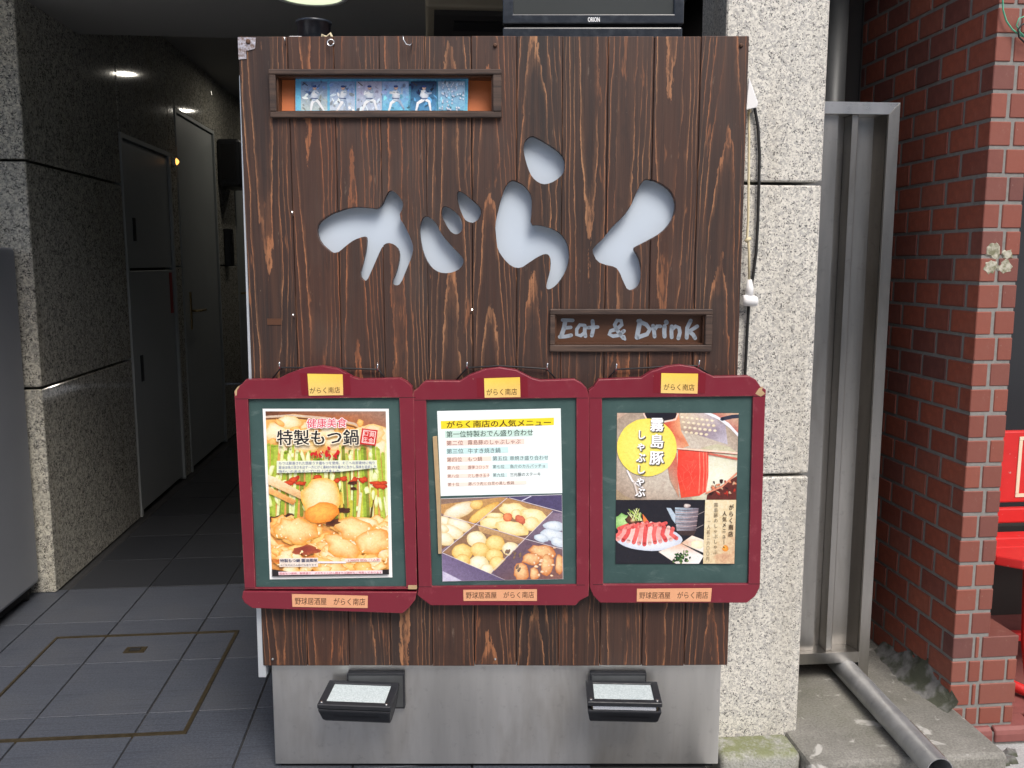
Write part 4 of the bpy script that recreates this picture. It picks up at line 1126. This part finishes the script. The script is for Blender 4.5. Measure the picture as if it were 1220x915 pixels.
P.blob(*t7(240, 170), 20, 8.5, (255, 250, 236), (228, 196, 140), -.38, .05); P.blob(*t7(390, 120), 8, 5.5, (252, 222, 150), (226, 176, 90), -.2, .05); P.blob(*t7(460, 190), 22, 6.5, (250, 218, 132), (222, 168, 78), -.55, .06)
P.poly([t7(660, 60), t7(1060, 170), t7(830, 420), t7(400, 295)], [(200, 150, 96), (180, 140, 100), (112, 84, 80), (120, 90, 76)])
for (cx, cy, rx, ry, r) in ((715, 165, 17, 8, .1), (900, 225, 17, 9, .3), (545, 275, 17, 8, -.1), (700, 330, 20, 9, .2), (870, 290, 10, 8, 0), (550, 215, 10, 3.5, 0), (740, 205, 6, 6, 0)):
    P.blob(*t7(cx, cy), rx, ry, (255, 246, 206), (240, 206, 126), r, .1)
P.blob(*t7(665, 232), 5.5, 5, (244, 160, 110), (214, 100, 60)); P.blob(*t7(775, 250), 6.5, 4.5, (232, 130, 96), (190, 90, 66), .6)
P.poly([t7(60, 215), t7(330, 265), t7(395, 300), t7(90, 510), t7(60, 510)], [WD, WOOD, WOOD, WD, WD])
for (cx, cy, rx, ry) in ((110, 265, 8, 6), (235, 300, 15, 8), (170, 360, 15, 8), (110, 420, 11, 8), (90, 330, 8, 5)): P.blob(*t7(cx, cy), rx, ry, (255, 252, 236), (232, 206, 146), .35, .06)
P.poly([t7(400, 300), t7(800, 425), t7(520, 720), t7(90, 540)], [(140, 108, 86), (150, 116, 92), (120, 92, 84), (156, 118, 88)])
P.poly([t7(400, 300), t7(820, 415), t7(790, 470), t7(420, 360)], [(206, 166, 120), (190, 150, 110), (170, 130, 96), (190, 150, 104)])
for (cx, cy, r, w) in ((265, 540, 12.5, 0), (390, 425, 12, 1), (555, 460, 11.5, 0), (420, 520, 11.5, 0), (545, 570, 10.5, 0), (690, 510, 10.5, 1), (410, 640, 12, 1), (270, 610, 9, 0), (580, 640, 11, 0), (480, 690, 8, 1)):
    P.blob(*t7(cx, cy), r, r * .82, (255, 252, 232) if w else (255, 236, 166), (232, 206, 142) if w else (226, 176, 84), .1, .04)
P.poly([t7(820, 425), t7(1160, 520), t7(1160, 790), t7(640, 790), t7(530, 720)], [(110, 88, 104), (120, 96, 104), (140, 96, 84), (110, 84, 92), (104, 84, 104)])
for (cx, cy, rx, ry, r) in ((970, 540, 16, 9, .15), (1010, 650, 8, 14, 0), (785, 710, 9, 12, .1), (1120, 650, 5, 12, 0), (900, 730, 6, 8, 0), (880, 600, 12, 8, 0)): P.blob(*t7(cx, cy), rx, ry, (250, 214, 160), (206, 116, 54), r, .15)
for k in range(18): P.blob(*t7(q.uniform(880, 1080), q.uniform(490, 760)), q.uniform(1, 3), q.uniform(1, 2), (255, 240, 214), (220, 150, 90), 0, .3, n=7)
for k in range(9): P.blob(*t7(q.uniform(640, 790), q.uniform(520, 700)), 1.6, 3, (150, 120, 80), (90, 76, 96), .5, .2, n=7)
P.poly([t7(1050, 190), t7(1160, 200), t7(1160, 510), t7(830, 415)], [(130, 110, 128), (140, 124, 146), (120, 108, 130), (110, 92, 112)])
for (cx, cy, rx, ry, r) in ((1075, 310, 13, 6, .1), (1060, 390, 16, 7, .2), (960, 415, 9, 5, .2), (1110, 450, 9, 6, .3)): P.blob(*t7(cx, cy), rx, ry, (236, 244, 250), (186, 200, 216), r, .1)
for pts in ((t7(660, 60), t7(90, 540)), (t7(1060, 180), t7(515, 720)), (t7(100, 215), t7(400, 298), t7(830, 425), t7(1160, 515)), (t7(680, 60), t7(1160, 190)), (t7(90, 545), t7(640, 785))):
    P.stroke(list(pts), .75, (226, 214, 220))
P.poly([t7(60, 545), t7(90, 548), t7(640, 785), t7(600, 830), t7(60, 800)], [(120, 104, 140), (122, 106, 140), (96, 84, 118), (96, 84, 118), (140, 126, 160)])
P.poly([t7(92, 705), t7(260, 790), t7(92, 800)], (206, 200, 224)); P.stroke([t7(790, 85), t7(870, 45)], 1.2, (210, 206, 232))
P.build('picture', ph2, 'photo_print')

# --- poster three: shabu shabu
t8 = lambda x, y: (725 + x / 7.394, 485 + y / 7.394)
t9 = lambda x, y: (725 + x / 7.394, 585 + y / 7.394)
po3 = sheet(b3, [(735, 491.8), (880.2, 492), (875, 671.8), (733.3, 671.8)], PD, 'poster', (60, 40, 40))
clip3 = [(735.2, 492), (880, 492.2), (874.8, 671.6), (733.5, 671.6)]
P = Print(PD - .0002, clip3)
q = P.rg
P.poly([t8(50, 30), t8(1180, 30), t8(1180, 830), t8(50, 830)], [(200, 170, 150), (200, 190, 190), (206, 190, 160), (168, 146, 116)])
P.blob(*t8(560, 420), 90, 62, (214, 204, 190), (168, 148, 132), 0, .01, (.2, .2), 28)
P.blob(*t8(960, 620), 40, 38, (246, 246, 226), (196, 190, 160), .4, .04, (0, 0))
P.poly([t8(630, 50), t8(860, 50), t8(1030, 160), t8(1050, 330), t8(800, 250), t8(640, 205)], [(226, 206, 176), (206, 192, 196), (170, 160, 176), (196, 190, 204), (148, 128, 140), (186, 160, 140)])
for k in range(26): P.blob(*t8(650 + (k % 7) * 44 + (k // 7) * 12, 90 + (k // 7) * 44 + (k % 7) * 5), 2.4, 1.8, (250, 238, 206), (204, 186, 172), 0, .1, n=8)
P.stroke([t8(850, 45), t8(980, 100), t8(1090, 180), t8(1160, 260)], [3, 4, 5, 4], (238, 238, 244)); P.poly([t8(910, 50), t8(1160, 50), t8(1160, 250), t8(1060, 140)], [(196, 110, 96), (214, 190, 160), (170, 70, 66), (206, 150, 136)])
P.stroke([t8(1000, 105), t8(1090, 85), t8(1160, 80)], 4.5, (52, 56, 74))
P.poly([t8(300, 50), t8(620, 50), t8(640, 210), t8(710, 340), t8(600, 380), t8(500, 180)], [(238, 196, 176), (236, 160, 120), (238, 170, 130), (226, 150, 110), (236, 180, 150), (206, 60, 44)])
P.blob(*t8(460, 70), 20, 7.5, (28, 28, 40), (40, 34, 42), 0, .02, (0, 0)); P.stroke([t8(310, 60), t8(340, 115), t8(460, 135), t8(590, 110), t8(612, 55)], 2, (240, 214, 200))
P.poly([t8(520, 520), t8(600, 400), t8(620, 800), t8(540, 640)], [(196, 110, 90), (214, 90, 74), (200, 150, 124), (190, 150, 130)])
P.poly([t8(612, 375), t8(880, 395), t8(880, 600), t8(860, 745), t8(800, 780), t8(640, 800), t8(605, 600)], [(246, 76, 60), (240, 90, 76), (236, 70, 58), (232, 84, 66), (238, 78, 62), (226, 84, 58), (240, 66, 54)])
for x in (800, 835, 862): P.stroke([t8(x, 395), t8(x + 6, 560), t8(x - 4, 760)], 1.0, (250, 138, 116))
for k in range(12): P.stroke([t8(q.uniform(620, 780), q.uniform(400, 740)), t8(q.uniform(640, 790), q.uniform(420, 760))], .4, (250, 110, 92))
P.poly([t8(870, 770), t8(1140, 600), t8(1140, 830), t8(860, 830)], (96, 44, 40))
for k in range(22): P.blob(*t8(q.uniform(900, 1130), q.uniform(650, 800)), q.uniform(1.4, 4), q.uniform(1, 2.4), [(226, 196, 160), (200, 60, 44), (60, 30, 28), (236, 150, 110)][k % 4], [(150, 100, 80), (120, 34, 30), (40, 24, 24), (170, 90, 66)][k % 4], q.uniform(0, 3), .3, n=8)
P.stroke([t8(860, 760), t8(1000, 700), t8(1145, 570)], 2, (226, 150, 120)); P.stroke([t8(600, 365), t8(880, 385), t8(1150, 408)], [1.8, 2.4, 2.8], (246, 214, 194)); P.stroke([t8(880, 410), t8(1150, 460)], 2.6, (206, 110, 92)); P.stroke([t8(600, 372), t8(1150, 418)], .7, (150, 70, 60))
P.stroke([t8(165, 560), t8(210, 650), t8(300, 710)], 2.2, (244, 240, 240)); P.stroke([t8(225, 660), t8(255, 770)], 2.0, (226, 214, 206))
P.blob(*t8(338, 355), 35.5, 34.5, (252, 236, 120), (250, 228, 100), 0, .006, (0, 0), 36)
# lower half
P.poly([t9(40, 78), t9(1140, 78), t9(1140, 660), t9(40, 660)], (30, 30, 40))
P.poly([t9(585, 145), t9(795, 150), t9(770, 350), t9(600, 350)], [(170, 190, 206), (120, 110, 122), (96, 78, 84), (160, 160, 170)])
for k in range(9): P.stroke([t9(584 + k * 1.6, 165 + k * 20), t9(690, 172 + k * 20), t9(792 - k * 2.4, 163 + k * 20)], .8, (196, 170, 172) if k % 2 else (108, 96, 106))
P.poly([t9(600, 350), t9(770, 350), t9(750, 395), t9(640, 390)], (66, 50, 50)); P.poly([t9(510, 148), t9(548, 150), t9(590, 210), t9(590, 290), t9(560, 250)], (182, 198, 214)); P.blob(*t9(693, 130), 4.2, 2.6, (236, 226, 220), (150, 130, 130))
P.stroke([t9(790, 205), t9(845, 180)], .8, (150, 140, 140)); P.stroke([t9(770, 330), t9(835, 298)], .8, (150, 140, 140))
P.blob(*t9(355, 420), 40, 14.5, (240, 244, 250), (206, 214, 230), .04, .01, (0, .3), 30)
P.blob(*t9(140, 290), 13, 11, (186, 226, 150), (120, 176, 92), .6, .15); P.blob(*t9(215, 262), 9, 6, (110, 70, 50), (46, 28, 28), .2); P.blob(*t9(215, 262), 3.2, 2.4, (214, 170, 130), (120, 76, 56))
for k in range(14): P.stroke([t9(250 + q.uniform(-40, 50), 260), t9(170 + k * 9, 145 + q.uniform(0, 70))], .9, [(226, 232, 180), (166, 200, 90), (206, 214, 130)][k % 3])
P.poly([t9(300, 200), t9(355, 270), t9(310, 300)], (236, 130, 70))
for k in range(13):
    x = 80 + k * 38; P.stroke([t9(x + 30, 290 + abs(k - 6) * 9 - 12), t9(x + 14, 380), t9(x + 8 + (k - 6) * 9, 470 - abs(k - 6) * 9)], 5.0, [(238, 108, 104), (246, 170, 164), (226, 86, 86), (250, 206, 198)][k % 4])
for k in range(7): P.stroke([t9(90 + k * 60, 330 - k * 5), t9(170 + k * 56, 300 - k * 3)], 4.0, [(236, 96, 94), (244, 138, 130)][k % 2])
P.poly([t9(735, 392), t9(840, 430), t9(840, 545), t9(640, 460)], [(250, 236, 220), (246, 236, 220), (250, 246, 240), (222, 180, 150)]); P.blob(*t9(785, 470), 8, 5, (250, 250, 220), (232, 226, 190))
P.poly([t9(440, 535), t9(640, 462), t9(840, 570), t9(790, 650), t9(610, 650)], [(250, 236, 226), (226, 176, 146), (246, 240, 236), (250, 250, 250), (236, 226, 220)])
for k in range(40): P.blob(*t9(645 + q.gauss(0, 42), 585 + q.gauss(0, 26)), q.uniform(1.2, 2.6), q.uniform(.8, 1.8), [(60, 110, 52), (30, 66, 36), (150, 180, 110)][k % 3], (24, 50, 30), q.uniform(0, 3), .3, n=7)
P.poly([t9(852, 78), t9(1140, 78), t9(1118, 660), t9(832, 660)], [(236, 222, 186), (232, 214, 176), (206, 162, 128), (226, 206, 168)])
P.blob(*t9(1035, 590), 14, 7, (206, 160, 128), (222, 190, 152)); P.blob(*t9(1030, 505), 3.6, 3.6, (240, 168, 70), (226, 140, 50)); P.stroke([t9(1012, 492), t9(1020, 500)], 1.2, (60, 50, 40))
P.build('picture', po3, 'photo_print')
P = Print(PD - .0003 - .00002 * LASTL, step=.00004)
for dx, dy, col in ((9, 8, (86, 78, 70)), (5, 5, (86, 78, 70)), (0, 0, (252, 252, 255))):
    P.text('霧\n島\n豚', [t8(372 + dx, 98 + dy), t8(484 + dx, 98 + dy), t8(484 + dx, 505 + dy), t8(362 + dx, 505 + dy)], col, .03 if col[0] > 200 else .035)
    P.text('し\nゃ\nぶ\nし\nゃ\nぶ', [t8(252 + dx, 205 + dy), t8(326 + dx, 205 + dy), t8(322 + dx, 788 + dy), t8(236 + dx, 788 + dy)], col, .03 if col[0] > 200 else .035)
P.build('title_lettering', po3)
P = Print(PD - .0003 - .00002 * 260, step=.00004)
BR_ = (66, 46, 30)
P.text('が\nら\nく\n南\n店', [t9(1062, 118), t9(1104, 118), t9(1098, 402), t9(1056, 402)], BR_, .02); P.text('人\n気\nメ\nニ\nュ\n｜', [t9(1006, 178), t9(1042, 178), t9(1034, 470), t9(1000, 470)], BR_, .02)
P.text('霧\n島\n豚\nの\nし\nゃ\nぶ\nし\nゃ\nぶ', [t9(930, 105), t9(966, 105), t9(960, 555), t9(922, 555)], (96, 76, 56)); P.text('一\n人\n前\n二\n六\n〇\n〇\n円', [t9(872, 265), t9(898, 265), t9(888, 618), t9(858, 618)], (112, 88, 66))
P.build('card_lettering', po3)

# ------------------------------------------------------------------ flood lamps on the steel base
def flood_lamp(cu, yaw, tilt, plate_u, label, open_lid):
    """wedge-shaped wall washer: square lens frame on top, tub rounded underneath, wall plate behind"""
    cv, cz = 2.125, .240
    t = root('flood_lamp', (cu, D + .022, .20), label, 'lamp', 'flood lamps on the steel base', sign=True)
    ca, sa, cb, sb = math.cos(yaw), math.sin(yaw), math.cos(tilt), math.sin(tilt)
    def X(x, y, z):                                   # lamp frame (x across, y towards the sign, z up) -> sign frame
        y, z = y * cb - z * sb, y * sb + z * cb
        return (cu + x * ca - y * sa, cv + x * sa + y * ca, cz + z)
    w, d = .092, .056
    prof = [(-d, -.004), (-d + .001, -.010), (-d + .016, -.042), (-d + .030, -.054), (-d + .050, -.060), (d - .030, -.056), (d - .006, -.036), (d, -.010), (d, -.004)]
    mb = MB(); n = len(prof)
    mb.add([X(-w * (1 - .10 * (-z / .06)), y, z) for y, z in prof] + [X(w * (1 - .10 * (-z / .06)), y, z) for y, z in prof], [tuple(range(n)), tuple(range(n, 2 * n))[::-1]] + [(i, (i + 1) % n, n + (i + 1) % n, n + i) for i in range(n)])
    hs = mb.build('housing', 'lamp_black', t, bevel=.0025)
    mb = MB()                                         # shallow ribs on the front of the tub
    for x0, x1 in ((-.055, -.033), (-.026, .060)):
        mb.add([X(x0, -d + .0065, -.0235), X(x1, -d + .0065, -.0235), X(x1, -d + .0085, -.0275), X(x0, -d + .0085, -.0275)], [(0, 1, 2, 3)])
    mb.build('moulded_mark', 'black_plastic', hs)
    lift = .010 if open_lid else 0.0
    def Z(y): return (.002 + lift * (.5 - y / (2 * d)))
    gx, gy0, gy1 = w - .018, -d + .018, d - .014
    out = [(-w, -d), (w, -d), (w, d), (-w, d)]; inn = [(-gx, gy0), (gx, gy0), (gx, gy1), (-gx, gy1)]
    MB().prism([out, inn], lambda x, y: X(x, y, Z(y) + .008), lambda x, y: X(x, y, Z(y) - .004)).build('lens_frame', 'lamp_black', t, bevel=.0015, seg=1)
    MB().prism([[(x * 1.01, y * 1.01) for x, y in inn]], lambda x, y: X(x, y, Z(y) + .0045), lambda x, y: X(x, y, Z(y) + .0005)).build('lens', 'lamp_glass', t)
    for x in (-w + .009, w - .012):
        MB().tube([X(x, -d + .009, Z(-d) + .007), X(x, -d + .009, Z(-d) + .011)], .0035, 10).build('screw', 'chrome', t)
    if open_lid:
        MB().add([X(-w + .014, -d + .004, -.003), X(w - .014, -d + .004, -.003), X(w - .014, -d + .010, .006), X(-w + .014, -d + .010, .006)], [(0, 1, 2, 3)]).build('reflector', 'lamp_reflector', t)
        for x in (-w + .012, w - .012): MB().tube([X(x, -d + .004, -.004), X(x, -d + .004, Z(-d) + .004)], .0022, 8).build('hinge_pin', 'brass', t)
    pl, pr = plate_u
    MB().box(pl, pr, D + .004, D + .0235, .176, .274).build('wall_plate', 'lamp_black', t, bevel=.002)
    MB().box(pl + .004, pr - .004, D + .0015, D + .0035, .182, .268).build('cover_plate', 'pipe_grey', t)
    MB().box(pl + .03, pr - .03, D - .030, D + .001, .186, .226).build('arm', 'lamp_black', t, bevel=.004)
    return t
flood_lamp(-.387, R(-4.5), R(5), (-.4278, -.2794), 'black flood lamp with closed lens frame under the hot pot menu board', False)
flood_lamp(.281, R(-2.5), R(6), (.203, .3492), 'black flood lamp with its lens frame ajar, screws and reflector showing', True)

# ------------------------------------------------------------------ on top of the sign
bz = zT - .012
bk = root('bucket', (-.482, 2.262, bz), 'small black plastic bucket standing on top of the wooden sign', 'bucket', sign=True)
n = 28; bu, bv = -.482, 2.262
prof = [(.0, bz + .001), (.036, bz + .001), (.037, bz + .003), (.0405, bz + .058), (.0435, bz + .059), (.0435, bz + .064), (.0405, bz + .065), (.0385, bz + .062), (.034, bz + .006), (.0, bz + .005)]
mb = MB(); mb.add([(bu + math.cos(2 * math.pi * k / n) * r, bv + math.sin(2 * math.pi * k / n) * r, z) for r, z in prof for k in range(n)], [(i * n + k, i * n + (k + 1) % n, (i + 1) * n + (k + 1) % n, (i + 1) * n + k) for i in range(len(prof) - 1) for k in range(n)], True)
mb.build('pail', 'bezel', bk)
MB().box(bu - .046, bu - .018, bv - .058, bv - .050, bz, bz + .018).build('white_tag', 'white_plastic', bk)
rope = S(386, 38, 2.20)
tw = MB().tube([(rope[0] - .008, 2.205, bz + .003), (rope[0] - .004, 2.203, bz + .020), (rope[0] + .006, 2.200, bz + .014), (rope[0] + .015, 2.198, bz + .022), (rope[0] + .022, 2.200, bz + .006)], .0035, 6).build('twine', 'cream_plastic', sign=True)
solo(tw, (rope[0], 2.202, bz), 'scrap of pale twine looped over a screw eye beside the bucket', 'twine')

tv = root('television', (.195, 2.27, bz), 'flat black television standing on top of the wooden sign', 'television', sign=True)
ta, tb = S(599, 38, 2.245), S(813.5, 38, 2.245)
zb0, zb1 = S(0, 29.5, 2.245)[2], S(0, 18, 2.245)[2]
ztop = bz + .335
sl_, sr_ = S(611.5, 10, 2.245)[0], S(802, 10, 2.245)[0]
MB().prism([[(ta[0], zb0), (tb[0], zb0), (tb[0], ztop), (ta[0], ztop)], [(sl_, zb1), (sr_, zb1), (sr_, ztop - .014), (sl_, ztop - .014)]], lambda a, b: (a, 2.235, b), lambda a, b: (a, 2.262, b)).build('bezel', 'bezel', tv, bevel=.003)
MB().box(sl_ - .002, sr_ + .002, 2.241, 2.246, zb1 - .002, ztop - .012).build('screen', 'screen', tv)
MB().box(ta[0] + .015, tb[0] - .015, 2.2625, 2.305, bz + .03, ztop - .02).build('back', 'black_plastic', tv, bevel=.01)
MB().box(ta[0], tb[0] - .002, 2.238, 2.300, bz + .0005, S(0, 33, 2.245)[2]).build('speaker_bar', 'bezel', tv, bevel=.004)
MB().box(ta[0] + .01, tb[0] - .012, 2.246, 2.290, S(0, 33, 2.245)[2], zb0).build('neck', 'dark_hole', tv)
P = Print(2.2345, step=.0001)
P.text('ORION', [(700.5, 20.5), (714.5, 20.5), (714.5, 26), (700.5, 26)], (235, 238, 240), .03)
P.build('maker_mark', tv)

# ------------------------------------------------------------------ cords on the right of the sign
cd = root('power_cord', (.79, 2.29, .8), 'black power cord hanging down the bright granite column', 'cord')
MB().tube([PY(px, py, 2.298) for px, py in ((894, 118), (899, 128), (903, 150), (905, 185), (904, 225), (903, 262), (901, 300), (897, 330), (892, 365), (890, 400), (888, 440), (886, 500), (884, 560))], .0042, 8).build('cable', 'black_rubber', cd)
cr = root('pull_cord', (.79, 2.28, 1.2), 'cream cord with white plug hanging beside the sign edge', 'cord')
MB().tube([PY(px, py, 2.285) for px, py in ((892, 130), (892.5, 160), (892, 210), (891.5, 260), (890, 284), (891.5, 288), (892.5, 300), (892.5, 335))], .0034, 8).build('cable', 'cream_plastic', cr)
kn = PY(890.5, 286, 2.283); MB().tube([(kn[0] - .006, kn[1], kn[2] - .004), (kn[0], kn[1] - .003, kn[2] + .001), (kn[0] + .007, kn[1], kn[2] + .004)], .005, 8).build('knot', 'cream_plastic', cr)
p0, p1, p2 = PY(893, 333, 2.285), PY(893, 344, 2.285), PY(892.3, 352, 2.285)
MB().tube([p0, p1, p2], [.006, .0105, .0105], 12).build('plug', 'white_plastic', cr)
c0, c1 = PY(884, 357.5, 2.281), PY(901.5, 359, 2.281)
MB().tube([c0, tuple(a + (b - a) * .2 for a, b in zip(c0, c1)), tuple(a + (b - a) * .85 for a, b in zip(c0, c1)), c1], [.012, .0145, .0145, .012], 14).build('socket', 'white_plastic', cr)
jb = root('junction_box', (.79, 2.27, 1.74), 'white plastic box clipped to the upper right edge of the sign', 'box')
a_, b_ = PY(889, 96, 2.285), PY(902, 129, 2.285)
MB().add([(PY(891, 95, 2.25)[0], 2.25, PY(0, 95, 2.25)[2]), PY(892.5, 92, 2.25), PY(903, 122, 2.25), PY(902, 128, 2.25), PY(889, 131, 2.25),
          PY(891, 95, 2.30), PY(892.5, 92, 2.30), PY(903, 122, 2.30), PY(902, 128, 2.30), PY(889, 131, 2.30)],
         [(0, 1, 2, 3, 4), (9, 8, 7, 6, 5)] + [(i, (i + 1) % 5, 5 + (i + 1) % 5, 5 + i) for i in range(5)]).build('case', 'white_plastic', jb, bevel=.002)
MB().tube([PY(893, 129, 2.28), PY(893, 134, 2.28)], .005, 8).build('gland', 'cream_plastic', jb)

# ------------------------------------------------------------------ steel gate in the gap
GY = 2.58
gt = root('steel_gate', (1.25, GY, 0), 'tall stainless steel gate between the granite column and brick wall', 'gate')
def gp(px, py): return PY(px, py, GY)
gT, gR, gB = gp(1000, 121)[2], 1.384, gp(1000, 790)[2]
gL = 1.06
GD = .085
def rail(name, pts, mat):                       # mitred bar drawn in the gate plane
    return MB().prism([pts], lambda a, b: (a, GY, b), lambda a, b: (a, GY + GD, b)).build(name, mat, gt, bevel=.0006, seg=1)
e = .00012
rail('top_rail', [(gL, gT), (gR - e, gT), (gR - .034 - e, gT - .034), (gL, gT - .034)], 'steel_bright')
rail('stile', [(gR, gT - e), (gR, .0005), (gR - .0335, .0005), (gR - .0335, gT - .034 - e)], 'steel_gate')
rail('bottom_rail', [(gL, gB), (gR - .034, gB), (gR - .034, gB + .036), (gL, gB + .036)], 'steel_gate')
z0g, z1g = gB + .0365, gT - .0345
mx0, mx1 = gp(1017, 160)[0], gp(1025, 160)[0]
sx = gp(1002, 160)[0]
MB().box(mx0, mx1, GY + .014, GY + .07, z0g, z1g).build('mullion', 'steel_gate', gt, bevel=.002)
MB().box(gL + .001, sx, GY + .022, GY + .026, z0g, z1g).build('sheet', 'steel_gate', gt)
MB().box(sx - .004, sx, GY + .0265, GY + .066, z0g, z1g).build('fold', 'steel_gate', gt)
MB().box(sx + .001, mx0 - .001, GY + .062, GY + .066, z0g, z1g).build('sheet', 'steel_gate', gt)
MB().box(mx1 + .0005, gR - .050, GY + .056, GY + .060, z0g, z1g).build('sheet', 'steel_gate', gt)
MB().add([(gR - .050, GY + .0555, z0g), (gR - .0345, GY + .012, z0g), (gR - .0345, GY + .06, z0g), (gR - .050, GY + .0555, z1g), (gR - .0345, GY + .012, z1g), (gR - .0345, GY + .06, z1g)], [(0, 1, 2), (5, 4, 3), (0, 3, 4, 1), (1, 4, 5, 2), (2, 5, 3, 0)]).build('stop', 'steel_gate', gt)
MB().box(gL, gR - .036, GY + .070, GY + .074, z0g, z1g).build('back_sheet', 'dark_hole', gt)

vp = root('downpipe', (1.375, 3.02, 0), 'grey vertical downpipe rising behind the steel gate', 'pipe')
MB().tube([(1.375, 3.02, .001), (1.375, 3.02, 2.53)], .041, 20).build('pipe', 'pipe_grey', vp)
for z in (.9, 2.35): MB().tube([(1.375, 3.02, z), (1.375, 3.02, z + .03)], .0445, 20).build('bracket', 'pipe_grey', vp)

# loose pipe on the slab
pA, pB = Vector((1.318, 2.66, .038)), Vector((1.292, 2.02, .0345))
lp = root('drain_pipe', tuple(pB), 'grey metal drain pipe lying across the slab from under the gate', 'pipe')
def pipe_mesh(a, b, r, th, n=28):
    a, b = Vector(a), Vector(b); t = (b - a).normalized(); e1 = Vector((0, 0, 1)); e1 = (e1 - t * e1.dot(t)).normalized(); e2 = t.cross(e1)
    mb = MB(); rings = [(a, r), (b, r), (b, r - th), (a, r - th)]
    mb.add([p + (e1 * math.cos(6.28318 * k / n) + e2 * math.sin(6.28318 * k / n)) * q for p, q in rings for k in range(n)], [(i * n + k, i * n + (k + 1) % n, ((i + 1) % 4) * n + (k + 1) % n, ((i + 1) % 4) * n + k) for i in range(4) for k in range(n)], True)
    return mb
pm = pipe_mesh(pA, pB, .0345, .002).build('tube', 'zinc', lp)
md = pm.modifiers.new('sharp', 'EDGE_SPLIT'); md.split_angle = R(50)
ax = (pB - pA).normalized(); sr = Vector((.62, 0, .79)) * .0343
MB().tube([pB - ax * .02 + sr, pB - ax * .20 + sr], .0012, 6).build('seam', 'rust', lp)

# mossy stone
mb = MB().box(.775, 1.0, 2.188, 2.304, STREET, .002)
ks = mb.build('kerb_stone', 'moss_stone', bevel=.022, seg=4)
solo(ks, (.88, 2.245, STREET), 'rounded mossy kerb stone at the foot of the bright granite column', 'stone')
for f in ks.data.polygons: f.use_smooth = True

# ------------------------------------------------------------------ red bench
BZ = -.066
be = root('red_bench', (2.6, 2.75, BZ), 'bright red painted slatted bench beyond the brick wall', 'bench')
bxl = 1.80
def slat(name, y0, y1, z0, z1, x0=bxl, x1=3.4, tilt=0.0):
    return MB().box(x0, x1, y0, y1, z0, z1).build(name, 'red_bench', be, bevel=.006, seg=2)
bb = slat('backrest_board', 2.86, 2.885, .495, .75, 1.86)
MB().box(2.035, 3.25, 2.8575, 2.8598, .515, .527).box(2.035, 3.25, 2.8575, 2.8598, .718, .73).box(2.035, 2.047, 2.8575, 2.8598, .528, .717).build('printed_border', 'cream_ink', bb)
slat('backrest_board', 2.86, 2.885, .42, .475, 1.86)
slat('seat_slat', 2.77, 2.84, .372, .398, 1.86); slat('seat_slat', 2.68, 2.765, .371, .397, 1.84)
mb = MB().prism([[(1.80, 2.60), (1.86, 2.545), (3.4, 2.545), (3.4, 2.675), (1.80, 2.675)]], lambda a, b: (a, b, .398), lambda a, b: (a, b, .366)); mb.build('seat_slat', 'red_bench', be, bevel=.005)
mb = MB().prism([[(1.885, 2.50), (1.92, 2.455), (3.4, 2.455), (3.4, 2.54), (1.885, 2.54)]], lambda a, b: (a, b, .386), lambda a, b: (a, b, .345)); mb.build('seat_slat', 'red_bench', be, bevel=.010, seg=3)
for x in (1.93, 3.3):
    MB().tube([(x, 2.62, .36), (x, 2.60, .1), (x, 2.56, BZ + .015)], .016, 12).build('leg', 'red_bench', be)
    MB().tube([(x, 2.875, .74), (x, 2.87, .36), (x, 2.93, BZ + .015)], .016, 12).build('leg', 'red_bench', be)
MB().box(1.86, 3.35, 2.70, 2.73, .055, .085).build('stretcher', 'red_bench', be, bevel=.005)
MB().tube([(1.83, 2.80, BZ + .10), (1.85, 2.62, BZ + .035), (1.93, 2.50, BZ + .02), (2.6, 2.47, BZ + .02)], .018, 12).build('foot_rail', 'red_bench', be)

# green wire at the top of the brick end
wr = root('green_wire', (1.6, 2.38, 2.0), 'thin green wire loop hanging on the upper brick wall end', 'wire')
w1 = [(1194, -30), (1194.5, -5), (1195, 12), (1199, 25), (1206, 35), (1214, 41), (1222, 45), (1235, 47)]
MB().tube([PY(px, py, 2.388) for px, py in w1], .0022, 6).build('strand', 'wire_green', wr)
w2 = [(1222, 45), (1215, 38), (1211, 30), (1214, 22), (1222, 19), (1232, 20)]
MB().tube([PY(px, py, 2.385) for px, py in w2], .0018, 6).build('strand', 'wire_green', wr)
w3 = [(1226, 27), (1218, 29), (1213, 35), (1214, 44), (1220, 50), (1230, 52)]
MB().tube([PY(px, py, 2.382) for px, py in w3], .0026, 6).build('strand', 'black_rubber', wr)
